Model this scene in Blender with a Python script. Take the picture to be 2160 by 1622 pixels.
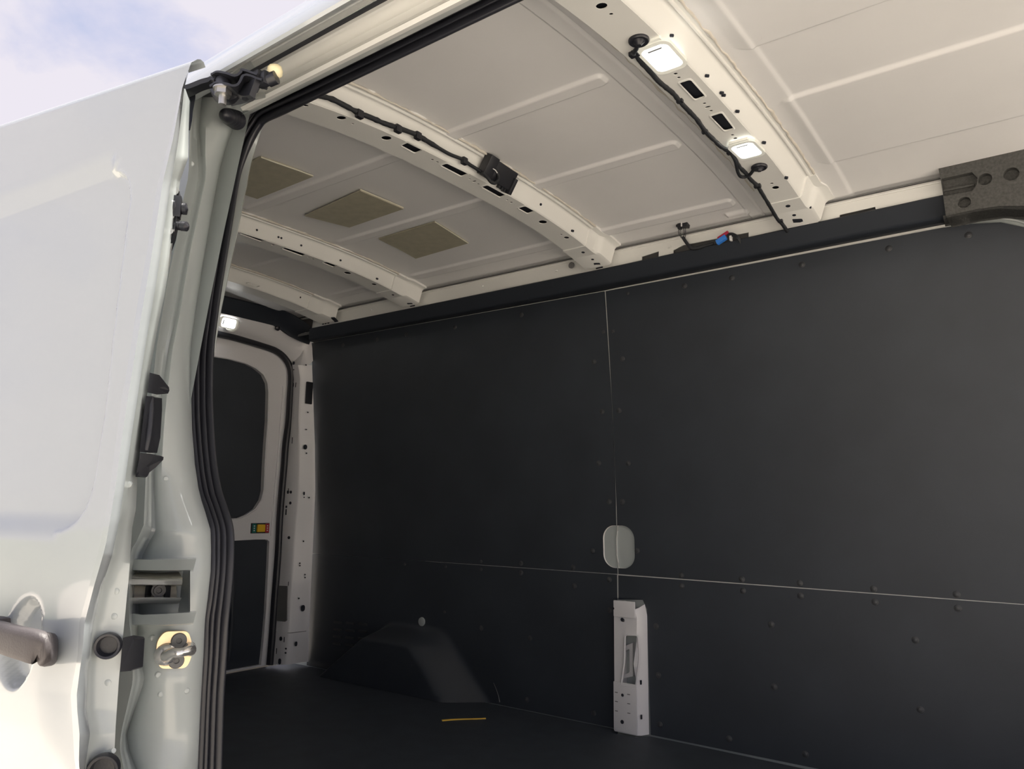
import bpy, bmesh, math, random
import numpy as np
from mathutils import Vector, Matrix, geometry as geo, noise

for o in list(bpy.data.objects): bpy.data.objects.remove(o)
S = bpy.context.scene
COL = S.collection
random.seed(7)

# ------------------------------------------------------------------ camera
CX, CY = 1080., 811.
VX = np.array([-1100., 1047.]); VY = np.array([2310., 1087.]); CC = np.array([CX, CY])
FOC = math.sqrt(-np.dot(VX-CC, VY-CC))
def _d(p):
    v = np.array([p[0]-CX, -(p[1]-CY), -FOC]); return v/np.linalg.norm(v)
_bx = -_d(VX); _by = _d(VY); _bz = np.cross(_bx, _by); _bz /= np.linalg.norm(_bz)
RM = np.array([_bx, _by, _bz]); CAMZ = 1.51
cam = bpy.data.cameras.new('camera'); co = bpy.data.objects.new('camera', cam); COL.objects.link(co)
cam.sensor_width = 36.; cam.lens = FOC/2160.*36.; cam.clip_start = .02; cam.clip_end = 500
m4 = Matrix([list(RM[0])+[0], list(RM[1])+[0], list(RM[2])+[CAMZ], [0, 0, 0, 1]])
co.matrix_world = m4
S.camera = co

# ------------------------------------------------------------------ world, sun, exposure
S.view_settings.view_transform = 'Standard'; S.view_settings.look = 'None'
S.view_settings.exposure = 0.50; S.view_settings.gamma = 1.0; S.view_settings.use_curve_mapping = False
w = bpy.data.worlds.new('sky'); S.world = w; w.use_nodes = True
nt = w.node_tree; nt.nodes.clear()
def N(t, kind, **kw):
    n = t.nodes.new(kind)
    for k, v in kw.items(): setattr(n, k, v)
    return n
tc = N(nt, 'ShaderNodeTexCoord'); mp = N(nt, 'ShaderNodeMapping')
mp.inputs['Scale'].default_value = (1.0, 2.0, 2.6); mp.inputs['Rotation'].default_value = (.3, .4, .5)
nz = N(nt, 'ShaderNodeTexNoise'); nz.inputs['Scale'].default_value = 2.3; nz.inputs['Detail'].default_value = 7
nz.inputs['Roughness'].default_value = .56; nz.inputs['Distortion'].default_value = .35
cr = N(nt, 'ShaderNodeValToRGB')
cr.color_ramp.elements[0].position = .30; cr.color_ramp.elements[0].color = (.52, .58, .80, 1)
cr.color_ramp.elements[1].position = .50; cr.color_ramp.elements[1].color = (.84, .80, .88, 1)
e = cr.color_ramp.elements.new(.39); e.color = (.66, .67, .84, 1)
bg = N(nt, 'ShaderNodeBackground'); bg.inputs['Strength'].default_value = .72
out = N(nt, 'ShaderNodeOutputWorld')
L = nt.links
L.new(tc.outputs['Generated'], mp.inputs['Vector']); L.new(mp.outputs['Vector'], nz.inputs['Vector'])
L.new(nz.outputs['Fac'], cr.inputs['Fac']); L.new(cr.outputs['Color'], bg.inputs['Color']); L.new(bg.outputs['Background'], out.inputs['Surface'])
sun = bpy.data.lights.new('sun', 'SUN'); so = bpy.data.objects.new('sun', sun); COL.objects.link(so)
sun.energy = 11.0; sun.angle = math.radians(3); sun.color = (1, .95, .86)
so.rotation_euler = Vector((-.15, -.20, -1)).to_track_quat('-Z', 'Y').to_euler()

# ------------------------------------------------------------------ helpers
def ray(px, py): return RM @ np.array([px-CX, -(py-CY), -FOC])
def P(px, py, ax, val):
    r = ray(px, py); o = (0, 0, CAMZ); t = (val-o[ax])/r[ax]
    return Vector((r[0]*t, r[1]*t, CAMZ+r[2]*t))
def PF(px, py, fun):                      # meet the surface y = fun(x, z)
    y = fun(-1, 1.5)
    for _ in range(14):
        p = P(px, py, 1, y); y = .4*y+.6*fun(p.x, p.z)
    return P(px, py, 1, y)
def lerp(tab, v):
    t = sorted(tab); return float(np.interp(v, [a for a, b in t], [b for a, b in t]))
def mat(name, col, rough=.5, metal=0., coat=0., bump=0., bscale=60., emit=None, estr=0., spec=.5, var=0., vscale=4.):
    m = bpy.data.materials.new(name); m.use_nodes = True; t = m.node_tree; b = t.nodes['Principled BSDF']
    b.inputs['Base Color'].default_value = (*col, 1); b.inputs['Roughness'].default_value = rough
    b.inputs['Metallic'].default_value = metal; b.inputs['Coat Weight'].default_value = coat; b.inputs['Coat Roughness'].default_value = .04
    b.inputs['Specular IOR Level'].default_value = spec
    c = N(t, 'ShaderNodeTexCoord')
    if var > 0:
        n = N(t, 'ShaderNodeTexNoise'); n.inputs['Scale'].default_value = vscale; n.inputs['Detail'].default_value = 6
        r = N(t, 'ShaderNodeValToRGB'); r.color_ramp.elements[0].position = .3; r.color_ramp.elements[1].position = .7
        r.color_ramp.elements[0].color = (*[x*(1-var) for x in col], 1); r.color_ramp.elements[1].color = (*[min(1, x*(1+var)) for x in col], 1)
        t.links.new(c.outputs['Object'], n.inputs['Vector']); t.links.new(n.outputs['Fac'], r.inputs['Fac']); t.links.new(r.outputs['Color'], b.inputs['Base Color'])
    if bump > 0:
        n = N(t, 'ShaderNodeTexNoise'); n.inputs['Scale'].default_value = bscale; n.inputs['Detail'].default_value = 4
        bp = N(t, 'ShaderNodeBump'); bp.inputs['Strength'].default_value = bump; bp.inputs['Distance'].default_value = .002
        t.links.new(c.outputs['Object'], n.inputs['Vector']); t.links.new(n.outputs['Fac'], bp.inputs['Height']); t.links.new(bp.outputs['Normal'], b.inputs['Normal'])
    if emit:
        b.inputs['Emission Color'].default_value = (*emit, 1); b.inputs['Emission Strength'].default_value = estr
    return m
M = dict(
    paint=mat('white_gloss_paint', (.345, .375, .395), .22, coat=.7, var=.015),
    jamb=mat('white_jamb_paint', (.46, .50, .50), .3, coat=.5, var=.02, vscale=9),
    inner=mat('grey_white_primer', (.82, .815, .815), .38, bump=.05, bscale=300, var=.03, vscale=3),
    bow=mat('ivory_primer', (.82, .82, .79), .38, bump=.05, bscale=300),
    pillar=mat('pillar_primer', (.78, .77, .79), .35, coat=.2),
    liner=mat('black_liner', (.035, .042, .054), .50, bump=.12, bscale=500, var=.12, vscale=5),
    floor=mat('black_rubber_mat', (.040, .049, .063), .62, bump=.25, bscale=700, var=.15, vscale=14),
    trim=mat('black_trim', (.024, .029, .038), .62, spec=.25, bump=.1, bscale=600),
    rubber=mat('black_rubber', (.022, .023, .030), .36, bump=.08, bscale=400),
    plastic=mat('black_plastic', (.018, .019, .024), .35),
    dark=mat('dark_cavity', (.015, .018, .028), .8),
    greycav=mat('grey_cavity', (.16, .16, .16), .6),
    cable=mat('black_tape', (.016, .018, .022), .6, bump=.4, bscale=200),
    chrome=mat('bright_steel', (.80, .78, .76), .18, metal=.85),
    satin=mat('satin_steel', (.80, .75, .66), .38, metal=.25, bump=.1, bscale=80),
    zinc=mat('yellow_zinc', (.80, .62, .40), .38, metal=.8, bump=.2, bscale=60, var=.12, vscale=60),
    steel=mat('dull_steel', (.55, .54, .52), .4, metal=1.),
    foam=mat('grey_foam', (.075, .075, .072), .85, bump=.8, bscale=260, var=.25, vscale=160),
    pad=mat('khaki_damping_pad', (.43, .405, .31), .45, var=.08, vscale=40, bump=.15, bscale=30),
    rivet=mat('rivet_head_plastic', (.055, .058, .064), .38),
    padedge=mat('pad_edge', (.72, .70, .58), .5),
    seal=mat('sealant', (.66, .62, .55), .5, bump=.6, bscale=90),
    lens=mat('lit_lens', (1, 1, 1), .3, emit=(1, 1, .97), estr=7.),
    lensrim=mat('lens_rim', (.88, .88, .80), .25, coat=.6, emit=(1, 1, .9), estr=.12),
    yellow=mat('yellow_plastic', (.85, .52, .03), .45), tape=mat('yellow_strip', (.95, .62, .10), .5),
    teal=mat('teal_label', (.01, .16, .13), .5), red=mat('red_label', (.42, .03, .05), .5), blue=mat('blue_connector', (.04, .22, .72), .4),
    redc=mat('red_connector', (.42, .02, .06), .4), cream=mat('cream_nylon', (.86, .78, .52), .4),
    whitep=mat('white_clip', (.75, .75, .75), .4), grip=mat('brown_grey_handle', (.055, .048, .050), .55, bump=.2, bscale=500),
    ground=mat('pale_concrete', (.54, .49, .43), .9, bump=.4, bscale=20, var=.1, vscale=.6),
    trees=mat('tree_line', (.10, .12, .08), .95, var=.3, vscale=.5),
)
def link(name, me, m, parent=None, smooth=35):
    o = bpy.data.objects.new(name, me); COL.objects.link(o)
    if m is not None: me.materials.append(m)
    if parent is not None: o.parent = parent
    if smooth:
        me.shade_smooth(); me.set_sharp_from_angle(angle=math.radians(smooth))
    return o
def obj(name, bm, m, parent=None, smooth=35):
    me = bpy.data.meshes.new(name)
    bmesh.ops.recalc_face_normals(bm, faces=bm.faces)
    bm.to_mesh(me); bm.free(); return link(name, me, m, parent, smooth)
def thing(name, label, cat, group=None, loc=(0, 0, 0)):
    o = bpy.data.objects.new(name, None); COL.objects.link(o); o.location = loc; o.empty_display_size = .05
    o['label'] = label; o['category'] = cat
    if group: o['group'] = group
    bpy.context.view_layer.update()
    return o
def put(o, parent):                       # parent keeping world coordinates
    o.parent = parent; o.matrix_parent_inverse = Matrix.Translation(parent.location).inverted(); return o
def struct(o, label=None):
    o['kind'] = 'structure'
    if label: o['label'] = label
    return o
def tag(o, label, cat, group=None):
    o['label'] = label; o['category'] = cat
    if group: o['group'] = group
    return o
def box(bm, c, s, rot=None, bev=0.):
    r = bmesh.ops.create_cube(bm, size=1); vs = r['verts']
    bmesh.ops.scale(bm, vec=s, verts=vs)
    if bev > 0:
        es = {e for v in vs for e in v.link_edges}
        rr = bmesh.ops.bevel(bm, geom=list(es), offset=bev, segments=2, affect='EDGES', profile=.7)
        vs = list({v for f in rr['faces'] for v in f.verts} | {v for v in vs if v.is_valid})
        # collect all of the island
        seen = set(vs); st = list(vs)
        while st:
            v = st.pop()
            for e2 in v.link_edges:
                q = e2.other_vert(v)
                if q not in seen: seen.add(q); st.append(q)
        vs = list(seen)
    if rot is not None: bmesh.ops.rotate(bm, cent=(0, 0, 0), matrix=rot, verts=vs)
    bmesh.ops.translate(bm, vec=c, verts=vs)
    return vs
def grid(bm, rows, closed=False):
    vv = [[bm.verts.new(p) for p in r] for r in rows]; n = len(vv[0])
    for i in range(len(vv)-1):
        for j in range(n-1 if not closed else n):
            k = (j+1) % n
            try: bm.faces.new((vv[i][j], vv[i+1][j], vv[i+1][k], vv[i][k]))
            except ValueError: pass
    return vv
def frames(path):
    ps = [Vector(p) for p in path]; T = []
    for i in range(len(ps)):
        a = ps[max(0, i-1)]; b = ps[min(len(ps)-1, i+1)]; T.append((b-a).normalized())
    return ps, T
def tube(bm, path, r, seg=10, cap=True):
    ps, T = frames(path); up = Vector((0, 0, 1))
    if abs(T[0].dot(up)) > .9: up = Vector((0, 1, 0))
    u = T[0].cross(up).normalized(); rows = []
    for i, (p, t) in enumerate(zip(ps, T)):
        u = (u-t*u.dot(t)).normalized(); v = t.cross(u); rr = r[i] if isinstance(r, (list, tuple)) else r
        rows.append([p+u*rr*math.cos(2*math.pi*k/seg)+v*rr*math.sin(2*math.pi*k/seg) for k in range(seg)])
    vv = grid(bm, rows, True)
    if cap: bm.faces.new(vv[0]); bm.faces.new(list(reversed(vv[-1])))
def smooth_path(pts, n=6):
    ps = [Vector(p) for p in pts]; out = []
    for i in range(len(ps)-1):
        a = ps[max(0, i-1)]; b = ps[i]; c = ps[i+1]; d = ps[min(len(ps)-1, i+2)]
        for k in range(n):
            t = k/n; out.append(.5*((2*b)+(c-a)*t+(2*a-5*b+4*c-d)*t*t+(3*b-a-3*c+d)*t**3))
    out.append(ps[-1]); return out
def lathe(bm, prof, org, ax, seg=20):     # prof: (radius, height along ax)
    ax = Vector(ax).normalized(); u = ax.orthogonal().normalized(); v = ax.cross(u); org = Vector(org); rows = []
    for r, h in prof:
        rows.append([org+ax*h+(u*math.cos(2*math.pi*k/seg)+v*math.sin(2*math.pi*k/seg))*max(r, 1e-5) for k in range(seg)])
    vv = grid(bm, rows, True); bm.faces.new(vv[0]); bm.faces.new(vv[-1])
def rrect(cx, cy, w_, h_, r, n=5, ang=0.):
    pts = []
    for sx, sy, a0 in ((1, 1, 0), (-1, 1, 90), (-1, -1, 180), (1, -1, 270)):
        for k in range(n+1):
            a = math.radians(a0+90*k/n); pts.append((sx*(w_/2-r)+r*math.cos(a), sy*(h_/2-r)+r*math.sin(a)))
    c, s = math.cos(ang), math.sin(ang)
    return [(cx+x*c-y*s, cy+x*s+y*c) for x, y in pts]
def circ(cx, cy, r, n=14, ry=None):
    ry = ry or r; return [(cx+r*math.cos(2*math.pi*k/n), cy+ry*math.sin(2*math.pi*k/n)) for k in range(n)]
def rounded(poly, r, n=4):                 # round the corners of a polygon
    out = []; m = len(poly)
    for i in range(m):
        a = Vector(poly[i-1]); b = Vector(poly[i]); c = Vector(poly[(i+1) % m])
        d1 = (a-b); d2 = (c-b); rr = min(r, d1.length*.45, d2.length*.45)
        p = b+d1.normalized()*rr; q = b+d2.normalized()*rr
        for k in range(n+1):
            t = k/n; out.append(tuple((p*(1-t)+b*t)*(1-t)+(b*(1-t)+q*t)*t))
    return out
def inside(pt, poly):
    x, y = pt; c = False; j = len(poly)-1
    for i in range(len(poly)):
        xi, yi = poly[i]; xj, yj = poly[j]
        if (yi > y) != (yj > y) and x < (xj-xi)*(y-yi)/(yj-yi)+xi: c = not c
        j = i
    return c
def plate(bm, outline, holes, f, t=None, step=None):
    """a sheet cut from a 2-D outline with holes, bent by f(u, v, d); d runs 0..t through its thickness"""
    V = []; E = []
    if step:
        s_m = step if isinstance(step, tuple) else (step, step)
        def sub(loop):
            out_ = []
            for i in range(len(loop)):
                a, b = loop[i], loop[(i+1) % len(loop)]; k = max(1, int(max(abs(b[0]-a[0])/s_m[0], abs(b[1]-a[1])/s_m[1])+.5))
                out_ += [(a[0]+(b[0]-a[0])*j/k, a[1]+(b[1]-a[1])*j/k) for j in range(k)]
            return out_
        outline = sub(outline); holes = [sub(h) for h in holes]
    for loop in [outline]+list(holes):
        b = len(V); V += [Vector(p) for p in loop]; n = len(loop); E += [(b+i, b+(i+1) % n) for i in range(n)]
    if step:
        us = [p[0] for p in outline]; vs = [p[1] for p in outline]
        su, sv = step if isinstance(step, tuple) else (step, step)
        nu = max(1, int((max(us)-min(us))/su)); nv = max(1, int((max(vs)-min(vs))/sv))
        for i in range(1, nu):
            for j in range(1, nv):
                q = (min(us)+(max(us)-min(us))*i/nu, min(vs)+(max(vs)-min(vs))*j/nv)
                if inside(q, outline) and not any(inside(q, h) for h in holes): V.append(Vector(q))
    r = geo.delaunay_2d_cdt(V, E, [], 0, 1e-6)
    pv, pf = r[0], r[2]
    keep = []
    for fc in pf:
        c = (sum(pv[i][0] for i in fc)/len(fc), sum(pv[i][1] for i in fc)/len(fc))
        if inside(c, outline) and not any(inside(c, h) for h in holes): keep.append(fc)
    A = [bm.verts.new(f(p[0], p[1], 0.)) for p in pv]
    cnt = {}
    for fc in keep:
        bm.faces.new([A[i] for i in fc])
        for i in range(len(fc)):
            e_ = (fc[i], fc[(i+1) % len(fc)]); k = tuple(sorted(e_)); cnt.setdefault(k, []).append(e_)
    if t:
        B = [bm.verts.new(f(p[0], p[1], t)) for p in pv]
        for fc in keep: bm.faces.new([B[i] for i in reversed(fc)])
        for k, es in cnt.items():
            if len(es) == 1:
                a, b = es[0]; bm.faces.new((A[b], A[a], B[a], B[b]))
        for v in B:
            if not v.link_faces: bm.verts.remove(v)
    for v in A:
        if not v.link_faces: bm.verts.remove(v)
def sstep(a, b, x): t = np.clip((x-a)/(b-a), 0, 1); return t*t*(3-2*t)
def T(z): return .08*min(1.2, max(0., (z-1.35)/.75))**1.4
def wallY(x, z): return 2.34-.07*max(0., (z-1.3)/.97)**1.5
YC = 1.465
def roofZ(y): return 2.415-.05*abs((y-YC)/.68)**2.5
def bowZ(y): return 2.360-.055*abs((y-YC)/.66)**2.6

# ================================================================== ground and distance
bm = bmesh.new(); bmesh.ops.create_grid(bm, x_segments=2, y_segments=2, size=150)
g = struct(obj('ground', bm, M['ground'], smooth=0))
bm = bmesh.new(); rows = [[], [], []]
for k in range(241):
    a = 2*math.pi*k/240; h = 4.0+3.2*noise.noise(Vector((math.cos(a)*9, math.sin(a)*9, 0)))+1.6*noise.noise(Vector((math.cos(a)*40, math.sin(a)*40, 3)))
    for r_, q, zz in ((0, 72, 0), (1, 76, h), (2, 90, h*1.1)): rows[r_].append((math.cos(a)*q, math.sin(a)*q, zz))
grid(bm, rows); struct(obj('tree_bank', bm, M['trees'], smooth=0))

# ================================================================== floor
FZ = .80
def flat(z): return lambda u, v, d: (u, v, z-d)
bm = bmesh.new()
plate(bm, [(-3.02, .62), (1.1, .62), (1.1, 2.322), (-.3, 2.322), (-1.04, 2.337), (-1.195, 2.337), (-1.20, 2.33), (-1.222, 2.297), (-1.305, 2.292), (-1.31, 2.338), (-3.02, 2.338)], [], flat(FZ), .012, .2)
fl = struct(obj('floor', bm, M['floor'], smooth=0))
bm = bmesh.new(); box(bm, (-.96, 1.46, .77), (4.15, 1.84, .034)); obj('floor_plate', bm, M['jamb'], fl, smooth=0)
bm = bmesh.new(); box(bm, (-3.045, 1.6, .80), (.03, 1.35, .016), bev=.003); o = obj('sill_strip', bm, M['satin'], fl)

# ================================================================== left wall
bm = bmesh.new(); rows = []
for z in np.linspace(.77, 2.36, 14): rows.append([(x, wallY(x, z)+.0125, z) for x in np.linspace(-3.05, 1.1, 12)])
grid(bm, rows)
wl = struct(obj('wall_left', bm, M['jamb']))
bm = bmesh.new()
for z0_, z1_ in ((2.255, 2.30),): grid(bm, [[(x, wallY(x, z)+.0078, z) for z in (z0_, z1_)] for x in np.linspace(-2.9, -.2, 10)])
grid(bm, [[(x, wallY(x, z)+.0078, z) for x in (-1.32, -1.30)] for z in np.linspace(1.46, 2.27, 10)])
grid(bm, [[(x, wallY(x, z)+.0078, z) for x in (-1.32, -1.30)] for z in (1.215, 1.315)])
grid(bm, [[(x, 2.3478, z) for z in (1.27, 1.297)] for x in (-2.2, .3)])
obj('wall_lip', bm, M['bow'], wl, 0)
def wf(off): return lambda u, v, d: (u, wallY(u, v)+off+d, v)
TH = .003
hp = rrect(-1.3025, 1.386, .122, .142, .045, 8)      # hand pocket outline in x, z
def cutline(x0, x1, z0, z1, n=1): return [(x0+(x1-x0)*k/n, z0+(z1-z0)*k/n) for k in range(n)]
XS = -1.307
# panels: gaps widen and narrow like the real joints
pocketL = [p for p in hp if p[0] < XS-.0022]; pocketR = [p for p in hp if p[0] > XS+.0018]
pl = sorted(pocketL, key=lambda p: 0)
zt, zb = max(p[1] for p in pocketL), min(p[1] for p in pocketL)
def order(pts, left):
    c = (-1.3025, 1.386)
    return sorted(pts, key=lambda p: (math.atan2(p[1]-c[1], p[0]-c[0]) % (2*math.pi)) if left else math.atan2(p[1]-c[1], p[0]-c[0]))
plh = order(pocketL, True)      # from top over the left to the bottom
prh = list(reversed(order(pocketR, False)))      # from top over the right to the bottom
zpt, zpb = 1.386+.071, 1.386-.071
ul = [(-2.905, 1.2945), (-2.905, 2.2745), (-1.3105, 2.2665), (-1.3092, 2.0), (-1.3078, 1.9), (-1.3078, 1.62), (-1.3098, 1.50), (-1.3098, zpt)]+plh+[(-1.3098, zpb), (-1.3098, 1.2955)]
bm = bmesh.new(); plate(bm, ul, [], wf(.004), TH, (.2, .06)); p_ul = obj('liner_panel', bm, M['liner'], wl, 30)
def top_edge(x): return 2.266+.004*(x+1.3)
ur = [(-1.3057, 2.266), (-1.3057, 1.50), (-1.3057, zpt)]+prh+[(-1.3057, zpb), (-1.3057, 1.2955), (.33, 1.2875), (.33, 1.9), (.25, 2.0), (.12, 2.08), (0.02, 2.17), (-.06, 2.225), (-.13, 2.258), (-.20, 2.268), (-.262, 2.272), (-.75, 2.269)]
bm = bmesh.new(); plate(bm, list(reversed(ur)), [], wf(.004), TH, (.2, .06)); p_ur = obj('liner_panel', bm, M['liner'], wl, 30)
lr = [(-1.2, 1.2915), (-1.3057, 1.2917), (-1.3057, 1.213), (-1.215, 1.218), (-1.2005, 1.19), (-1.194, .806), (-1.194, .803), (.33, .803), (.33, 1.2855)]
bm = bmesh.new(); plate(bm, list(reversed(lr)), [], wf(.004), TH, (.2, .08)); p_lr = obj('liner_panel', bm, M['liner'], wl, 30)
# lower rear panel with the wheel arch pressed into it
def arch(x, z):
    # trapezoid: top z 1.005, between x -2.40 and -2.12; foot between -2.74 and -1.865
    zz = (z-.80)/.205
    s1 = sstep(0, 1, (x-(-2.73+.29*zz))/.05)               # rear slope, tight edge
    s2 = sstep(0, 1, ((-1.835-.20*zz)-x)/.17)              # front slope, soft edge
    s3 = sstep(0, 1, (1.045-z)/.07)
    return .115*s1*s2*s3
bm = bmesh.new(); rows = []
xs = np.concatenate([np.linspace(-2.905, -2.78, 3)[:-1], np.linspace(-2.78, -1.72, 150)[:-1], np.linspace(-1.72, -1.3102, 6)])
zs = np.concatenate([np.linspace(.801, 1.08, 44)[:-1], np.linspace(1.08, 1.2935, 5)])
for z in zs: rows.append([(x, wallY(x, z)+.004-arch(x, z), z) for x in xs])
grid(bm, rows); rows = [[(x, wallY(x, zs[-1])+.004+d, zs[-1]) for x in xs] for d in (0, .003)]; grid(bm, rows)
p_ll = obj('liner_panel', bm, M['liner'], wl, 50)
# the three ranks of vent slots behind the arch
bm = bmesh.new()
for c, (x0, n) in enumerate(((-2.705, 4), (-2.625, 4), (-2.545, 3))):
    for k in range(n):
        z = 1.006-.030*k+.004*c
        yy = wallY(x0, z)+.004
        box(bm, (x0, yy-.002, z), (.052, .006, .009), bev=.0015)
o = obj('vent_slot', bm, M['rivet'], p_ll); o['kind'] = 'stuff'
# round plug above the arch
pc = P(885, 1312, 1, 2.33)
bm = bmesh.new(); lathe(bm, [(.0, .006), (.010, .006), (.0165, .004), (.0175, 0)], (pc.x, 2.344-arch(pc.x, pc.z), pc.z), (0, -1, 0), 22)
tag(obj('round_plug', bm, M['jamb']), 'small white round plug on black wall above wheel arch', 'plug')
# scratch beside the arch
bm = bmesh.new(); tube(bm, [PF(*q, lambda x, z: wallY(x, z)+.003) for q in ((1041, 1440), (1046, 1452), (1051, 1466), (1054, 1481))], [.0006, .0010, .0012, .002], 6)
obj('scuff_mark', bm, M['greycav'], p_ll)
# rivets
RV = {0: [(724, 728), (796, 716), (857, 706), (960, 690), (1100, 664), (1273, 700), (1253, 763), (1270, 868), (1263, 977), (1285, 1058), (1250, 1162), (1209, 1197), (1099, 1188), (1015, 1184)],
      1: [(1324, 619), (1444, 603), (1544, 586), (1692, 558), (1875, 524), (2043, 495.5), (1293, 699), (1313, 757), (1306, 866), (1325, 977), (1313, 1058), (1344, 1162), (1437, 1213), (1565, 1222), (1687, 1230), (1843, 1242), (2018, 1254)],
      2: [(1438, 1236), (1567, 1246), (1689, 1257), (1846, 1270), (2021, 1283), (1384, 1321), (1389, 1424), (1392, 1528.5), (1627, 1317), (1931, 1350), (1633, 1449), (1942, 1497), (1538, 1558.5), (1699, 1591)],
      3: [(1211.5, 1236), (1099, 1208), (1015, 1201), (940, 1195), (854, 1190), (1285, 1222.6), (1286, 1287), (1118, 1346), (1015, 1325), (1111.5, 1476), (1252, 1504.4), (938, 1291)]}
bm = bmesh.new(); lathe(bm, [(.0, .0046), (.004, .0044), (.0062, .0034), (.0064, .0018), (.0090, .0012), (.0096, 0)], (0, 0, 0), (0, -1, 0), 18)
rme = bpy.data.meshes.new('rivet'); bmesh.ops.recalc_face_normals(bm, faces=bm.faces); bm.to_mesh(rme); bm.free(); rme.materials.append(M['rivet']); rme.shade_smooth(); rme.set_sharp_from_angle(angle=.6)
for i, pan in enumerate((p_ul, p_ur, p_lr, p_ll)):
    for q in RV[i]:
        p = PF(*q, lambda x, z: wallY(x, z)+.004); r_ = bpy.data.objects.new('rivet', rme); COL.objects.link(r_); r_.parent = pan; r_.location = p
        if q in ((1293, 699), (1273, 700), (1324, 619), (1015, 1184), (1015, 1201), (940, 1195), (854, 1190), (938, 1291)): r_.scale = (.7, .7, .7)
# hand pocket: two halves of a shallow dish with the joint between them
def dish(sgn):
    bm = bmesh.new(); rings = []
    for s, dpt in ((1.10, .008), (1.0, .010), (.93, .020), (.80, .030), (.60, .034), (.25, .035), (.0, .035)):
        rings.append([(-1.3025+(x+1.3025)*s, z_, dpt) for x, z_ in [(px_, 1.386+(pz_-1.386)*s) for px_, pz_ in hp]])
    def clampx(p):
        x, z, dpt = p; xe = XS+.0065*math.exp(-((z-1.386)/.05)**4)*(-1)
        x = min(x, xe-.0012) if sgn < 0 else max(x, xe+.0012)
        return (x, wallY(x, z)+dpt, z)
    grid(bm, [[clampx(p) for p in r] for r in rings], True)
    return bm
obj('hand_pocket', dish(-1), M['bow'], wl, 60)['label'] = 'white painted left half of the hand pocket'
obj('hand_pocket', dish(1), M['bow'], wl, 60)['label'] = 'white painted right half of the hand pocket'
bm = bmesh.new(); tube(bm, [(XS-.0065*math.exp(-((z-1.386)/.05)**4)+.0008, wallY(0, z)+(.030 if abs(z-1.386) < .05 else .012), z) for z in np.linspace(1.318, 1.454, 20)], .0011, 6); obj('pocket_joint', bm, M['dark'], wl)
# pale pillar showing in the cut-out of the lower front panel
def pf(u, v, d):   # u along x, v height, d depth; front face with a shallow step
    return (u, 2.306+d, v)
bm = bmesh.new()
win = [PF(px_, py_, lambda x, z: 2.306) for px_, py_ in ((1319, 1338), (1347, 1340), (1350, 1385), (1342, 1449), (1311, 1445), (1318, 1395))]
win = rounded([(p.x, p.z) for p in win], .010)
h1 = circ(-1.268, 1.152, .0055); h2 = circ(-1.278, .922, .0045); h3 = circ(-1.278, .838, .006)
plate(bm, [(-1.3035, .803), (-1.226, .803), (-1.222, .96), (-1.232, 1.02), (-1.220, 1.09), (-1.218, 1.165), (-1.226, 1.19), (-1.2325, 1.212), (-1.302, 1.214)], [win, h1, h2, h3], pf, .004)
pil = obj('pillar_cover', bm, M['pillar'], wl)
pil['label'] = 'pale grey painted steel pillar with an upright slot'
bm = bmesh.new()
grid(bm, [[(-1.226, 2.306, .803), (-1.222, 2.306, .96), (-1.232, 2.306, 1.02), (-1.220, 2.306, 1.09), (-1.218, 2.306, 1.165), (-1.226, 2.306, 1.19)],
          [(-1.212, 2.316, .803), (-1.212, 2.316, .96), (-1.213, 2.316, 1.02), (-1.210, 2.316, 1.09), (-1.209, 2.316, 1.165), (-1.216, 2.316, 1.195)],
          [(-1.200, 2.344, .803), (-1.200, 2.344, .96), (-1.2, 2.344, 1.02), (-1.2, 2.344, 1.09), (-1.2, 2.344, 1.17), (-1.208, 2.344, 1.205)]])
obj('side_face', bm, M['pillar'], pil)
bm = bmesh.new(); box(bm, (-1.262, 2.3035, 1.189), (.078, .008, .052), bev=.004); obj('top_cap', bm, M['pillar'], pil)
bm = bmesh.new(); box(bm, (-1.262, 2.3035, .882), (.084, .006, .152), bev=.003)
obj('base_plate', bm, M['pillar'], pil)
bm = bmesh.new()
for zc in (.925, .897, .868):
    for xc in (-1.293, -1.248): box(bm, (xc, 2.3002, zc), (.010, .0012, .0022))
obj('weld_tabs', bm, M['greycav'], pil)
bm = bmesh.new()
for (xx, zz, rr) in ((-1.268, 1.155, .006), (-1.270, .92, .0048), (-1.272, .838, .0062), (-1.301, 1.188, .004)):
    lathe(bm, [(rr, 0), (rr, .0006), (0, .0006)], (xx, 2.2995, zz), (0, -1, 0), 14)
for zz in (.86, .965): box(bm, (-1.2105, 2.314, zz), (.004, .005, .013))
obj('bolt_hole', bm, M['dark'], pil)
bm = bmesh.new()   # raised flange of the slot
ring = [Vector((x, 2.3035, z)) for x, z in win]; cw = Vector((sum(p.x for p in ring)/len(ring), 2.3, sum(p.z for p in ring)/len(ring)))
tube(bm, ring+[ring[0]], .0034, 8, False); obj('slot_rim', bm, M['pillar'], pil)
bm = bmesh.new(); box(bm, (-1.262, 2.372, 1.04), (.10, .004, .32)); box(bm, (-1.285, 2.350, 1.06), (.006, .04, .3)); obj('slot_back', bm, M['pillar'], pil)
bm = bmesh.new(); ins = rounded([(-1.285, .975), (-1.262, .985), (-1.262, 1.06), (-1.285, 1.045)], .006); outl = [(-1.292, .962), (-1.250, .975), (-1.250, 1.08), (-1.292, 1.06)]
plate(bm, outl, [ins], lambda u, v, d: (u, 2.335+d, v), .02); obj('inner_loop', bm, M['pillar'], pil)

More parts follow.
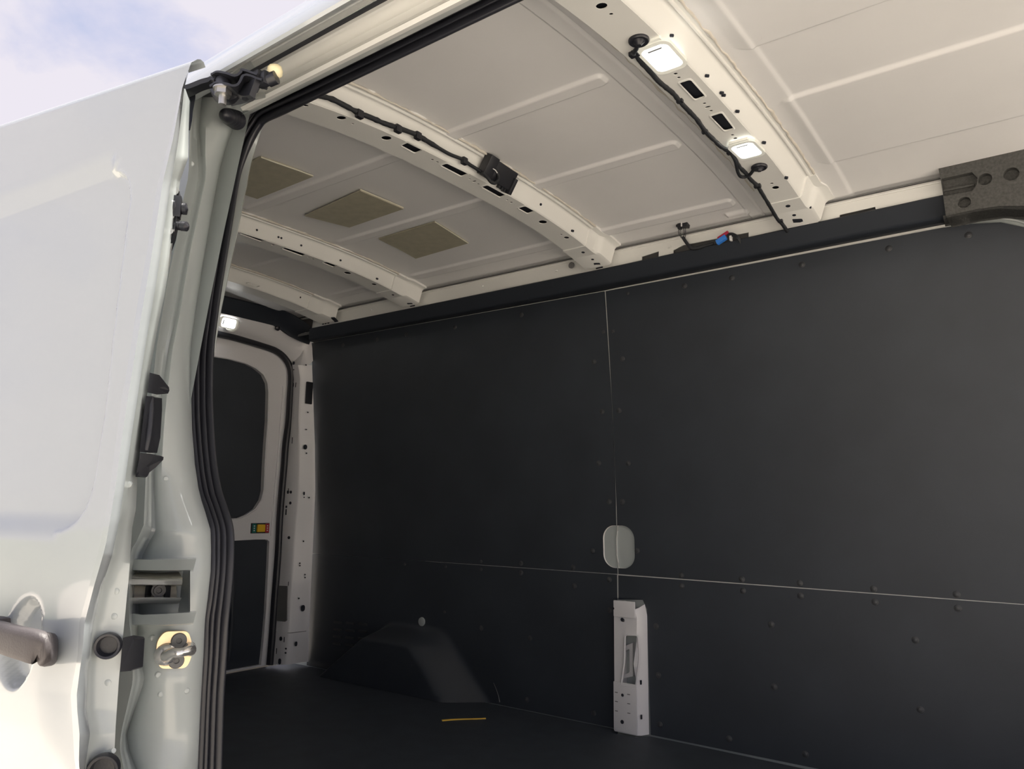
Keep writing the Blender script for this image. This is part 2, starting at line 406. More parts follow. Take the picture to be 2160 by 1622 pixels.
# ================================================================== ceiling skin with its pressed beads
nx, ny = 330, 420
X_ = np.concatenate([np.linspace(-2.90, -.80, 175)[:-1], np.linspace(-.80, -.66, 60)[:-1], np.linspace(-.66, -.52, 8)[:-1], np.linspace(-.52, -.43, 24)[:-1], np.linspace(-.43, 1.05, 100)]); nx = len(X_); Y_ = np.linspace(.78, 2.166, ny)
XX, YY = np.meshgrid(X_, Y_, indexing='ij')
ZZ = 2.415-.05*np.abs((YY-YC)/.68)**2.5
def bead(x0, x1, y0, y1, dep, r=.02, fx=.010, fy0=.007, fy1=.004):
    ax = np.minimum(XX-x0, x1-XX)
    # rounded ends
    cx_ = np.minimum(np.maximum(r-ax, 0), r); cy_ = np.minimum(np.maximum(r-np.minimum(YY-y0, y1-YY), 0), r)
    rr = r-np.sqrt(cx_**2+cy_**2)
    e0 = sstep(0, fy0, YY-y0); e1 = sstep(0, fy1, y1-YY); ex = sstep(0, fx, ax)
    rnd = sstep(0, .006, rr)
    return dep*np.minimum(np.minimum(e0, e1), np.minimum(ex, rnd))
for x0, x1 in ((-1.20, -.745), (-2.02, -1.33), (-2.52, -2.16), (-2.86, -2.69)):
    for y0 in (.926, 1.288, 1.650, 2.012): ZZ -= bead(x0, x1, y0, y0+.047, .0068)
for y0, y1 in ((1.035, 1.388), (1.610, 1.955)): ZZ -= bead(-.495, 1.2, y0, y1, .0075, .045, .04, .009, .007)
ZZ -= bead(-.80, -.725, 2.085, 2.113, .008, .013, .012, .01, .01)
ZZ -= .0035*sstep(-.7375, -.7335, XX)*(1-sstep(-.46, -.45, XX))
ZZ += .006*np.exp(-((XX+.697)/.0028)**2)
ZZ += .004*sstep(2.125, 2.147, YY)
V_ = np.stack([XX, YY, ZZ], -1).reshape(-1, 3)
ii, jj = np.meshgrid(np.arange(nx-1), np.arange(ny-1), indexing='ij'); a = (ii*ny+jj).ravel()
F_ = np.stack([a, a+1, a+ny+1, a+ny], -1)
me = bpy.data.meshes.new('ceiling'); me.vertices.add(len(V_)); me.vertices.foreach_set('co', V_.ravel())
me.loops.add(F_.size); me.loops.foreach_set('vertex_index', F_.ravel().astype(np.int32))
me.polygons.add(len(F_)); me.polygons.foreach_set('loop_start', np.arange(0, F_.size, 4, dtype=np.int32))
me.update(calc_edges=True); me.validate()
ce = struct(link('ceiling', me, M['inner'], smooth=0)); me.shade_smooth()

# ---------------------------------------------------------------- roof bows
def hz(q): return P(q[0], q[1], 2, 2.352)
def hole_c(px_, py_, rp, asp=1.):
    z = 2.355
    for _ in range(5):
        p = P(px_, py_, 2, z); z = bowZ(p.y)
    r_ = rp*math.dist(p, (0, 0, CAMZ))/FOC
    return circ(p.x, p.y, r_, 14, r_*asp)
def hole_q(qs, r=.006):
    out = []
    for q in qs:
        z = 2.355
        for _ in range(5):
            p = P(*q, 2, z); z = bowZ(p.y)
        out.append((p.x, p.y))
    return rounded(out, r, 3)
def make_bow(xl, xr, xfl, xfr, holes, side, label):
    """bottom plate xl..xr, flange edges xfl..xfr"""
    ye = 2.122
    def wid(y): return .012*float(sstep(2.0, 2.1, y))
    def bf(u, v, d):
        c = (xl+xr)/2; k = 1+wid(v)/((xr-xl)/2)*0
        return (c+(u-c)*k, v, bowZ(v)+d)
    bm = bmesh.new()
    plate(bm, [(xl, .80), (xr, .80), (xr, ye), (xl, ye)], holes, bf, .0016, (.03, .035))
    b = obj('roof_bow', bm, M['bow'], ce, 50); b['label'] = label
    ys = np.linspace(.80, ye+.004, 60)
    bm = bmesh.new()
    for side_, a0, a1 in ((1, xr, xfr), (-1, xl, xfl)):
        rows = []
        for y in ys:
            zr = roofZ(y)-.0035; zb_ = bowZ(y); s = side_
            wob = .0025*math.sin(y*38)+.002*math.sin(y*91)
            pr = [(a0-s*.004, zb_+.0004), (a0, zb_+.0008), (a0+s*.004, zb_+.004), (a0+(a1-a0)*.42, zr-.010), (a0+(a1-a0)*.52, zr-.003), (a1+wob, zr-.001), (a1+wob, zr+.006)]
            rows.append([(x, y, z) for x, z in pr])
        grid(bm, rows)
    obj('bow_flange', bm, M['bow'], b, 60)
    # stiffening bead along the front flange
    bm = bmesh.new(); tube(bm, [(xr+(xfr-xr)*.72, y, roofZ(y)-.0055) for y in np.linspace(.9, 2.04, 40)], .0042, 6); obj('flange_bead', bm, M['bow'], b, 60)
    # sealant run on the flange edge
    bm = bmesh.new(); pth = []; rr = []
    for y in np.linspace(.92, 2.06, 230):
        n1 = noise.noise(Vector((y*45, xfr*7, 0))); n2 = noise.noise(Vector((y*16, xfr*5, 5)))
        pth.append((xfr+.0015+.0035*n1, y, roofZ(y)-.0045+.0015*n2)); rr.append(.0022+.0030*max(0, n2+.15)+.0010*n1)
    tube(bm, pth, rr, 6)
    if xl > -.7:
        pth = []; rr = []
        for y in np.linspace(.95, 2.0, 200):
            n1 = noise.noise(Vector((y*30, 3, 0))); n2 = noise.noise(Vector((y*11, 8, 5))); pth.append((xfl-.004+.004*n1, y, roofZ(y)-.0045)); rr.append(.0008+.0045*max(0, n2+.05))
        tube(bm, pth, rr, 6)
    o = obj('sealant', bm, M['seal'], b, 80); o['kind'] = 'stuff'; o['label'] = 'lumpy cream sealant bead'
    for h in holes:
        if len(h) == 16 and max(p[1] for p in h)-min(p[1] for p in h) > .02:
            bm = bmesh.new(); cx_ = sum(p[0] for p in h)/16; cy_ = sum(p[1] for p in h)/16
            rg = [[(cx_+(u-cx_)*k+(.0045 if k > 1 else 0)*(1 if u > cx_ else -1)*0, cy_+(v-cy_)*(1+(k-1)*.55), bowZ(v)-o_) for u, v in h] for k, o_ in ((1.0, -.001), (1.02, .0016), (1.14, .0018), (1.30, -.0004))]
            grid(bm, rg, True); obj('opening_rim', bm, M['bow'], b, 50)
    # dark strip above the openings: the bow cavity's shade put into its colour
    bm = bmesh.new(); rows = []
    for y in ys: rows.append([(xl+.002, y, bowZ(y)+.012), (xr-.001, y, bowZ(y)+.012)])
    grid(bm, rows); obj('bow_inside_shade', bm, M['dark'], b)
    # foot cap with the square hole on the last 8 cm
    bm = bmesh.new(); rows = []
    for y, o_, k_ in [(1.9845, -.002, 0)]+[(y, .0022, float(sstep(2.03, 2.06, y))) for y in np.linspace(1.985, 2.122, 18)]+[(2.126, .0022, 1)]:
        yy = min(y, 2.122); z = bowZ(yy)-o_; zr = roofZ(yy)-.0035; e_ = (xfr-xr)
        rows.append([(xl-.003-o_, y, z+.024), (xl-.001-o_, y, z), (xr+o_+.006*k_, y, z), (xr+.006+o_+.008*k_, y, z+.005), (xr+e_*.45+o_+.010*k_, y, zr-.011-o_), (xr+e_*.6+o_+.012*k_, y, zr-.004-o_), (xfr+.004+.010*k_, y, zr-.002-o_), (xfr+.004+.010*k_, y, zr+.006)])
    vv_ = grid(bm, rows); bm.faces.new(vv_[-1]); obj('bow_foot', bm, M['bow'], b, 35)
    bm = bmesh.new()
    for q in HOLES_F.get(label, []):
        pts = hole_c(*q); plate(bm, pts, [], lambda u, v, d: (u, v, bowZ(min(v, 2.12))-.0030+d), .002)
    if bm.verts: obj('bolt_hole', bm, M['dark'], b, 0)
    else: bm.free()
    # small holes of the front face, and the foot's
    bm = bmesh.new()
    for q in side:
        p = P(q[0], q[1], 0, xr+.010); r_ = q[2]*math.dist(p, (0, 0, CAMZ))/FOC
        t_ = Vector((.9, 0, -.38)).normalized()
        lathe(bm, [(r_, -.004), (r_, .0030), (0, .0030)], (p.x, p.y, p.z), t_, 10)
    for q in FOOT.get(label, []):
        pts = []
        for a_ in q:
            p = P(*a_, 2, bowZ(2.085)-.003); pts.append((p.x, p.y))
        plate(bm, rounded(pts, .003, 2), [], lambda u, v, d: (u, v, bowZ(min(v, 2.12))-.0032+d), .003)
    if bm.verts: obj('bolt_hole', bm, M['dark'], b, 0)
    else: bm.free()
    return b
L1 = 'front roof bow carrying two lit lamps'; L2 = 'roof bow with the black control box'; L3 = 'third roof bow from the front'; L4 = 'rearmost roof bow'
HOLES_F = {L1: [(1662, 432, 4.5), (1675, 450, 3.5)], L2: [(1230, 530, 3.5), (1250, 543.7, 3)], L3: [(829, 620, 2.5)]}
FOOT = {L1: [[(1671, 463), (1692, 461), (1699, 474), (1678, 477)]], L2: [[(1252, 554), (1265, 553), (1273, 562), (1258, 564)]], L3: [[(858, 638), (869, 637), (876, 642), (868, 645)]], L4: [[(698, 670), (706, 669), (714, 675), (707, 677)]]}
b1 = make_bow(-.634, -.553, -.672, -.512, [hole_q([(1432, 175), (1456, 167), (1487.5, 202.6), (1466, 210.6)]), hole_q([(1498, 245), (1522, 237), (1548, 271), (1528, 276)]),
    hole_c(1269, 13, 11), hole_c(1289, 30, 4), hole_c(1425, 156, 4), hole_c(1432, 164, 3.5), hole_c(1486, 218.5, 3.3), hole_c(1493, 226, 6, .55), hole_c(1500, 234, 3.3), hole_c(1545, 285, 3.3), hole_c(1551, 292, 3.8),
    hole_c(1628, 387, 3), hole_c(1636, 396, 6.5), ],
    [(1417, 75, 3), (1492, 160, 3), (1523, 196, 3), (1527, 201, 3), (1556, 235, 3), (1612, 301, 3), (1659, 375, 3), (1709, 437, 2.5)], L1)
b2 = make_bow(-1.292, -1.214, -1.318, -1.176, [hole_q([(845, 306.7), (861, 299.7), (892, 316), (875, 323)]), hole_q([(929, 349), (942.5, 344), (987.5, 366), (973, 372)]), hole_q([(1015, 394), (1028, 389.7), (1066.7, 411), (1054, 416)]), hole_q([(1092, 438.7), (1107.5, 434), (1128, 445), (1112.5, 450.5)]),
    hole_c(815, 291.5, 10), hole_c(720, 249, 9), hole_c(645, 223, 5), hole_c(744, 261.5, 3), hole_c(912, 337, 3.3), hole_c(922.5, 342, 3), hole_c(991, 378, 2.6), hole_c(1000.6, 382.7, 5, .6), hole_c(1009, 388, 2.6), hole_c(1070, 422, 2.6), hole_c(1078.5, 427, 3.2), hole_c(1145, 468.5, 8.5), hole_c(1184, 495, 2.6), hole_c(1195, 501.5, 5.5), ],
    [(1140, 431, 2.6), (1208, 487, 2.6), (1273, 533, 2), (1276.5, 537, 2)], L2)
b3 = make_bow(-2.155, -2.080, -2.178, -2.040, [hole_q([(504, 492), (513, 491.6), (558, 505.6), (550, 509)]), hole_q([(594, 524), (602, 521.8), (644, 535.6), (637, 539.6)]), hole_q([(679, 553), (689, 552), (711, 559), (703, 563)]), hole_c(576, 517, 3.3), hole_c(733, 576, 7), hole_c(789, 600, 5), hole_c(651, 543, 2.4), hole_c(660, 546.5, 2.4)],
    [(541.5, 485, 2), (587, 500, 2), (593, 502, 2), (635, 517.5, 2), (718, 549, 2), (795.6, 588, 2), (868, 622, 1.6), (872, 624.5, 1.6)], L3)
b4 = make_bow(-2.655, -2.580, -2.680, -2.540, [hole_c(572, 616, 6), hole_q([(520, 597), (527, 596), (548, 602.5), (541, 605)]), hole_c(632, 637, 4)],
    [(555, 593, 1.8), (633, 627, 1.8), (706, 655, 1.5), (709.5, 658, 1.5)], L4)
# rear cross member of the roof
bm = bmesh.new(); rows = []
for y in np.linspace(.80, 2.13, 30): rows.append([(-2.74, y, roofZ(y)-.002), (-2.765, y, roofZ(y)-.010), (-2.84, y, roofZ(y)-.012), (-2.86, y, roofZ(y)-.008), (-2.90, y, roofZ(y)-.007)])
grid(bm, rows); obj('rear_cross_member', bm, M['inner'], ce, 50)

# side rail under the roof edge (ivory, with three windows into the cavity)
def rf(u, v, d):   # v 0..1 from foot to top
    return (u, 2.139+.006*v+d, 2.300+.058*v)
def rq(qs): 
    out = []
    for q in qs:
        p = P(*q, 1, 2.136); out.append((p.x, max(-.12, (p.z-2.300)/.058)))
    return out
bm = bmesh.new()
cut1 = [(-1.094, -.2), (-1.040, -.2), (-1.040, .33), (-1.094, .33)]
rl = [(-2.735, -.3), (-1.095, -.3), (-1.095, .25), (-1.035, .36), (-1.035, -.3), (-.985, -.3), (-.985, .25), (-.952, .42), (-.745, .38), (-.745, -.3), (-.495, -.3), (-.49, .30), (-.40, .34), (-.395, -.3), (1.0, -.3), (1.0, 1), (-2.735, 1)]
plate(bm, rounded(rl, .004, 2) if False else rl, [circ(-.325, .12, .004, 10, .09)], rf, .004, (.25, .5))
rail = obj('roof_rail', bm, M['bow'], ce, 30); rail['label'] = 'ivory roof side rail with cut-outs'
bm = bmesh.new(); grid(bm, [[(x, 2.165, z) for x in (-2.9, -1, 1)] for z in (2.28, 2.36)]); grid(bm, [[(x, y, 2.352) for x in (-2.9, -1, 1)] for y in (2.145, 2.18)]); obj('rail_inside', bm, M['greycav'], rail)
bm = bmesh.new(); tube(bm, [(x, 2.1425, 2.3515) for x in np.linspace(-2.9, 1, 40)], .0035, 6); obj('rail_bead', bm, M['bow'], rail)
bm = bmesh.new(); box(bm, (-.9, 2.148, 2.3605), (3.9, .012, .0022)); obj('seam_gap', bm, M['greycav'], rail)
for xg in (-1.42, -.995, -1.75, -2.35):      # little welding nibs
    bm = bmesh.new(); box(bm, (xg, 2.134, 2.325), (.010, .006, .006), bev=.002); obj('rail_nib', bm, M['bow'], rail)
bm = bmesh.new(); lathe(bm, [(.011, 0), (.011, .004), (.006, .006), (0, .006)], P(1206, 560, 1, 2.134), (0, -1, 0), 14); obj('rubber_stop', bm, M['greycav'], rail)

# ================================================================== black header covers
bm = bmesh.new(); rows = []
for x in np.linspace(-2.90, -.238, 60):
    dx = 0
    zt_ = lerp([(-2.9, 2.2905), (-2.1, 2.2905), (-1.25, 2.2925), (-.26, 2.3055)], x); zr_ = lerp([(-2.9, 2.2440), (-2.1, 2.2445), (-1.26, 2.2465), (-.26, 2.2547)], x)
    zb_ = lerp([(-2.9, 2.2738), (-1.32, 2.2668), (-1.30, 2.2678), (-.26, 2.2780)], x)
    x0_ = x; x = x if x > -2.899 else x
    sk = lambda y: x+max(0., (2.27-y))*1.13*max(0., min(1., (-2.0-x)/.9))
    rows.append([(x, 2.150, zt_+.003), (x, 2.128, zt_+.0035), (x, 2.124, zt_), (x, 2.142, zr_+.007), (x, 2.146, zr_+.001), (x, 2.152, zr_-.001), (x, 2.252, zb_), (x, 2.285, zb_+.004)])
    rows[-1] = [(sk(p[1]), p[1], p[2]) for p in rows[-1]]
grid(bm, rows)
t1 = struct(obj('trim_1', bm, M['trim'], smooth=60), 'long black plastic cover along the top of the left wall')
for xs_ in (-1.55,):
    bm = bmesh.new(); tube(bm, [(xs_, 2.124, 2.291), (xs_, 2.1415, 2.253), (xs_, 2.146, 2.2465), (xs_, 2.152, 2.2447), (xs_, 2.25, 2.267)], .0010, 6); obj('cover_joint', bm, M['dark'], t1)
bm = bmesh.new()
for q in (678, 683, 689):
    p = P(q, 686, 1, 2.13); box(bm, (p.x, 2.14, 2.312), (.012, .004, .018), bev=.001)
obj('cover_clips', bm, M['plastic'], t1)
# rear header cover: from its upper edge to its lower edge, both read on the rear plane
up = [(440, 617), (469, 624), (535.6, 640), (578, 647), (600, 655), (615.6, 662), (640, 676), (656, 689)]
lo = [(440, 652), (465, 660), (506.6, 669.6), (558, 682), (578, 687), (598, 698), (617.6, 711.5), (637, 721), (652, 727)]
bm = bmesh.new(); rows = []; n = 26
for k in range(n+1):
    s_ = k/n; pu = 440+(656-440)*s_; pw = 440+(652-440)*s_; f = float(sstep(.55, 1.0, s_))
    U = P(pu, lerp(up, pu), 0, -2.865+.128*f); W = P(pw, lerp(lo, pw), 0, -2.912+.045*f)
    rows.append([U+Vector((-.03, .0, .012)), U, U+Vector((.005, 0, -.005)), W+Vector((.010, 0, .020)), W, W+Vector((-.03, 0, .01))])
pre = [[Vector((p.x, y, p.z+.03*(1-abs(y-1.3)/.6))) for p in rows[0]] for y in (.80, .95, 1.1, 1.3, 1.5)]
pre = [[Vector((p.x, y, p.z+.012*(1-((y-1.3)/.5)**2))) for p in rows[0]] for y in (.80, .95, 1.1, 1.3, 1.5)]
grid(bm, pre+rows); t2 = struct(obj('trim_2', bm, M['trim'], smooth=60), 'black cover over the rear door header')
bm = bmesh.new(); lathe(bm, [(.012, 0), (.012, .006), (.006, .010), (0, .010)], P(585, 692, 0, -2.905), (1, 0, -.3), 12); obj('cover_plug', bm, M['plastic'], t2)
bm = bmesh.new(); tube(bm, [P(646, 700, 0, -2.895), P(647, 716, 0, -2.90), P(648, 725, 0, -2.91)], .004, 8); obj('corner_joint', bm, M['trim'], t2)

# ================================================================== rear wall: pillar, header, doors
ws = [(455, 704), (489, 711.5), (539, 726), (578, 739), (598, 753.5), (610, 773), (613, 798), (611, 837), (608, 887), (601.6, 936), (598, 985), (594, 1030), (589, 1094), (585.5, 1168), (578, 1267), (573, 1341), (568, 1402)]
WX = -3.0
wp = [P(*q, 0, WX) for q in ws]
full = [Vector((WX, 1.1, wp[0].z+.012)), Vector((WX, 1.5, wp[0].z+.012))]+wp
sp = smooth_path(full, 5)
# pillar faces, lofted from the weatherstrip to the crease to the wall
cz = [(746, 627.5), (798, 636), (887, 632), (1035, 630), (1094, 624), (1168, 619), (1267, 612.7), (1333, 610), (1404, 603)]
rz = [(731, 651), (798, 654.6), (936, 659.5), (1035, 660), (1094, 658), (1217, 652), (1331, 647), (1391, 645.5)]
wz = [(q[1], q[0]) for q in ws if q[1] > 760]
bm = bmesh.new(); rows = []
for py_ in (770, 785, 800, 830, 880, 940, 1000, 1035, 1094, 1168, 1217, 1267, 1325, 1333, 1341, 1370, 1402):
    a = P(lerp(wz, py_)+3, py_, 0, WX); b = P(lerp(cz, py_)-3, py_, 0, -2.915); b2_ = P(lerp(cz, py_)+3, py_, 0, -2.906)
    yr = min(py_, 1400); c = P(lerp(rz, yr)-2, yr-4*(py_ > 1380), 0, -2.898); c.y = min(c.y, wallY(0, c.z)+.006)
    c2 = Vector((-2.89, c.y+.012, c.z))
    if abs(py_-1333) < 1: b.y -= .006; b2_.y -= .006
    rows.append([a, a.lerp(b, .5), b, b2_, c, c2])
    if py_ == 770: top_row = rows[-1]
grid(bm, rows)
wr = struct(obj('wall_rear', bm, M['pillar'], smooth=50), 'pale grey painted rear body frame around the rear doors')
# header: between weatherstrip top run and black cover
bm = bmesh.new(); rows = []
hs = [(704, 655), (711, 668), (726, 680), (739, 686), (753.5, 698), (773, 724)]
src = [(440, 700), (455, 704), (489, 711.5), (539, 726), (578, 739), (598, 753.5), (610, 773)]
dst = [(440, 640), (465, 650), (510, 662), (563, 675), (600, 690), (628, 706), (652, 722)]
a0 = [P(q[0]+1, q[1]-3, 0, WX) for q in src]; d0 = [P(*q, 0, -2.905) for q in dst]
a0 = [Vector((WX, .66, a0[0].z-.02)), Vector((WX, 1.2, a0[0].z+.01))]+a0; d0 = [Vector((-2.905, .66, d0[0].z-.02)), Vector((-2.905, 1.2, d0[0].z+.01))]+d0
for a, d in zip(a0, d0):
    mid = a.lerp(d, .45)+Vector((.012, 0, -.006)); rows.append([a, a.lerp(d, .2)+Vector((.012, 0, 0)), mid, a.lerp(d, .75)+Vector((.004, 0, 0)), d, d+Vector((0, 0, .05))])
rows.append([top_row[0], top_row[1]+Vector((.002, 0, 0)), top_row[2], top_row[3], top_row[4], top_row[4]+Vector((0, .03, .03))])
grid(bm, rows); obj('rear_header', bm, M['pillar'], wr, 60)
# near side rear pillar and plain upper closing
bm = bmesh.new(); box(bm, (-2.97, .70, 1.55), (.10, .20, 1.55), bev=.01); obj('near_pillar', bm, M['pillar'], wr)
bm = bmesh.new(); box(bm, (-3.03, 1.47, 2.36), (.05, 1.7, .16), bev=.01); obj('roof_end', bm, M['pillar'], wr)
# weatherstrip
bm = bmesh.new(); ps_, Ts = frames(sp); rows = []
for p, t in zip(ps_, Ts):
    nrm = Vector((1, 0, 0)); sd = t.cross(nrm).normalized()
    rows.append([p+sd*a+nrm*b for a, b in ((-.014, -.004), (-.014, .010), (-.008, .018), (.002, .019), (.009, .013), (.013, .004), (.013, -.004))])
grid(bm, rows); obj('weatherstrip', bm, M['rubber'], wr, 60)['label'] = 'black rubber weatherstrip around the rear doors'
# holes in pillar
bm = bmesh.new()
def pdot(px_, py_, w_, h_, onb=False):
    X = -2.893 if onb else -2.95
    p = P(px_, py_, 0, X); s = math.dist(p, (0, 0, CAMZ))/FOC
    nrm = Vector((1, -.12, 0)).normalized() if onb else Vector((.35, -1, 0)).normalized()
    if not onb:   # meet the inner face between weatherstrip and crease
        t0 = lerp(wz, py_)+3; t1 = lerp(cz, py_)-3; f = (px_-t0)/max(1, t1-t0); a = P(t0, py_, 0, WX); b = P(t1, py_, 0, -2.915); p = a.lerp(b, f)
    up = Vector((0, 0, 1)); sd = up.cross(nrm)
    pts = rrect(0, 0, w_*s*1.4, h_*s, min(w_*1.4, h_)*s*.48, 3)
    vs = [bm.verts.new(p+sd*x+up*z+nrm*.0022) for x, z in pts]; bm.faces.new(vs)
for q in ((620, 766, 4, 7), (620, 780, 2, 2.5), (619, 812, 3, 8), (624.5, 812, 1.2, 10), (617, 929, 1.2, 13), (609, 1035, 1.2, 10), (608, 1038, 3.5, 7), (614, 1038, 4, 6), (613, 1061, 4, 6), (604.6, 1069, 3, 5), (604, 1080, 2, 12), (610, 1134, 4.5, 6), (590, 1211, 1.2, 13), (609, 1231, 1, 8), (581, 1347, 1.2, 12), (593, 1347, 4.5, 8), (600, 1349, 1.2, 10), (584, 1373, 1.2, 11), (603.6, 1368, 3, 3.5), (603, 1377, 3, 3.5), (590.6, 1395, 4.5, 11)): pdot(*q)
for q in ((645, 770, 2.5, 3), (649, 870, 2, 3), (643.6, 943, 6, 10), (646, 956, 2.5, 3), (646, 906, 2, 2), (641, 1041, 2.5, 7), (641, 1049, 2, 3), (651.6, 1049.6, 2.5, 3), (639.7, 1141.6, 2.5, 3), (632, 1188, 2.5, 3), (632, 1193, 2.5, 3), (643, 1212, 2, 3), (643, 1218, 2, 3), (630, 1262, 2.5, 3), (638.5, 1282.7, 6.5, 12), (624, 1358, 4, 9)): pdot(*q, True)
o = obj('bolt_hole', bm, M['dark'], wr, 0); o['kind'] = 'stuff'
# dark cover patch and side bracket
bm = bmesh.new()
q4 = [(584, 1235), (607, 1236), (606, 1308), (602, 1311), (583, 1309)]
pts = []
for q in q4:
    t0 = lerp(wz, q[1])+3; t1 = lerp(cz, q[1])-3; f = (q[0]-t0)/max(1, t1-t0); pts.append(P(t0, q[1], 0, WX).lerp(P(t1, q[1], 0, -2.915), f)+Vector((.001, -.004, 0)))
pts2 = [p+Vector((0, .006, 0)) for p in pts]
vs = [bm.verts.new(p) for p in pts]; v2 = [bm.verts.new(p) for p in pts2]; bm.faces.new(vs); bm.faces.new(list(reversed(v2)))
for i in range(5): bm.faces.new((vs[i], vs[(i+1) % 5], v2[(i+1) % 5], v2[i]))
obj('pillar_blank', bm, M['greycav'], wr)['label'] = 'dark grey blanking cover low on the rear pillar'
bm = bmesh.new(); p = P(651, 829, 0, -2.895); box(bm, (p.x+.004, p.y, p.z), (.010, .034, .104), bev=.004); obj('pillar_bracket', bm, M['plastic'], wr)['label'] = 'black catch beside the wall panel'
bm = bmesh.new(); rows = [[P(lerp(wz, 1331)+4, 1332, 0, -2.997), P(lerp(cz, 1331)-3, 1335, 0, -2.912), P(lerp(cz, 1331)+3, 1335, 0, -2.903), P(646, 1331, 0, -2.896)]]
tube(bm, rows[0], .0012, 6); obj('pillar_seam', bm, M['greycav'], wr)

# rear doors
DX = -3.02
wo = [(447, 751), (484, 757), (521, 767), (539, 776), (556, 790), (564.6, 808), (566, 827), (564.6, 887), (561, 936), (558, 985), (556, 1035), (551, 1054.5), (538.7, 1074), (519, 1086.6), (502, 1094), (479, 1095)]
wo3 = [P(*q, 0, DX) for q in wo]; wo2 = [(p.y, p.z) for p in wo3]
wo2 = [(1.62, wo2[0][1]+.02), (1.60, wo2[0][1]-.02), (1.60, wo2[-1][1]+.02), (1.62, wo2[-1][1])][::-1]+[] if False else wo2
win2 = rounded([(1.60, wo2[0][1]+.01)], .01) if False else None
wloop = list(wo2)+[(1.63, wo2[-1][1]), (1.605, wo2[-1][1]+.03), (1.605, wo2[0][1]-.02), (1.63, wo2[0][1]+.012)]
lo_ = [(484, 1141), (538.7, 1138), (563, 1138), (568, 1142), (566, 1192.7), (561, 1291), (554.7, 1365), (551, 1397)]
lo2 = [(P(*q, 0, DX).y, P(*q, 0, DX).z) for q in lo_]
lloop = [(1.605, lo2[0][1]), ]+lo2+[(lo2[-1][0], .812), (1.605, .812)]
for side in (0, 1):
    mir = (lambda y: y) if side == 0 else (lambda y: 2*1.475-y)
    fr = thing('rear_door', ('rear door leaf with black window blank and yellow lock switch, beside the left wall' if side == 0 else 'rear door leaf hidden behind the near pillar, without a lock switch'), 'door', 'rear double doors', (DX, mir(1.85), .81))
    def df(off): return lambda u, v, d: (DX+off-d, mir(u), v)
    wsl = [(p.y+.006, p.z+.006) for p in wp if p.z > .83]
    outer = [(1.48, .806), (1.48, wp[0].z)]+wsl+[(wp[-1].y, .806)]
    bm = bmesh.new(); plate(bm, outer, [wloop, lloop], df(0), .03, .15); put(obj('door_frame', bm, M['pillar'], None, 40), fr)
    bm = bmesh.new(); plate(bm, [(1.595, wloop[0][1]+.04), (2.16, wloop[0][1]+.04), (2.16, wo2[-1][1]-.02), (1.595, wo2[-1][1]-.02)], [], df(-.022), .004); put(obj('window_blank', bm, M['liner'], None), fr)
    bm = bmesh.new(); plate(bm, [(1.595, .80), (2.20, .80), (2.20, 1.37), (1.595, 1.37)], [], df(-.016), .004)
    pan_ = put(obj('lower_panel', bm, M['liner'], None), fr)
    bm = bmesh.new()
    for yy in (1.93, 2.03): tube(bm, [(DX-.018, mir(yy), .85), (DX-.012, mir(yy), 1.0), (DX-.012, mir(yy-.01), 1.2), (DX-.018, mir(yy-.02), 1.26)], .012, 8)
    r_ = put(obj('panel_rib', bm, M['liner'], None, 60), fr)
    bm = bmesh.new(); rim = [Vector((DX+.002, mir(y), z)) for y, z in wloop]; tube(bm, rim+[rim[0]], .004, 6, False); put(obj('window_rim', bm, M['pillar'], None, 60), fr)
    bm = bmesh.new(); gp = [(571, 790), (590, 800), (596, 815), (596, 840), (592, 887), (588, 940), (584, 985), (580, 1030), (576, 1075), (573, 1110), (572, 1130)]
    tube(bm, smooth_path([(lambda p: (p.x+.002, mir(p.y), p.z))(P(*q, 0, DX)) for q in gp[2:]], 3), .0045, 6); put(obj('frame_bead', bm, M['pillar'], None, 60), fr)
    if side == 0:
        sw = P(548.5, 1114, 0, DX+.004)
        def swbox(nm, y0, y1, z0, z1, dpt, m, bev=.002):
            b_ = bmesh.new(); box(b_, (DX+dpt/2, sw.y+(y0+y1)/2, sw.z+(z0+z1)/2), (dpt, y1-y0, z1-z0), bev=bev); return put(obj(nm, b_, m), fr)
        k_ = .00245
        swbox('switch_plate', -19*k_, 19*k_, -.0225, .0225, .008, M['plastic'])['label'] = 'black lock switch surround'
        swbox('lock_label', -18*k_, -10*k_, -.020, .020, .0105, M['teal'], .001)['label'] = 'teal label on the left of the lock switch'
        swbox('lock_label', 10*k_, 18*k_, -.020, .020, .0105, M['red'], .001)['label'] = 'dark red label on the right of the lock switch'
        swbox('lock_rocker', -8.5*k_, 8*k_, -.017, .017, .017, M['yellow'], .004)['label'] = 'yellow rocker'
        bm = bmesh.new()
        for yy in (-14, 14):
            for zz in (-.010, 0, .010): box(bm, (DX+.0108, sw.y+yy*k_, sw.z+zz), (.0012, .006, .005), bev=.0005)
        put(obj('label_marks', bm, M['whitep'], None), fr)
        bm = bmesh.new(); rows = []
        for z in np.linspace(.81, 1.33, 8): rows.append([(DX-.004, mir(y), z) for y in (2.165, 2.172, 2.18)])
        bm.free()

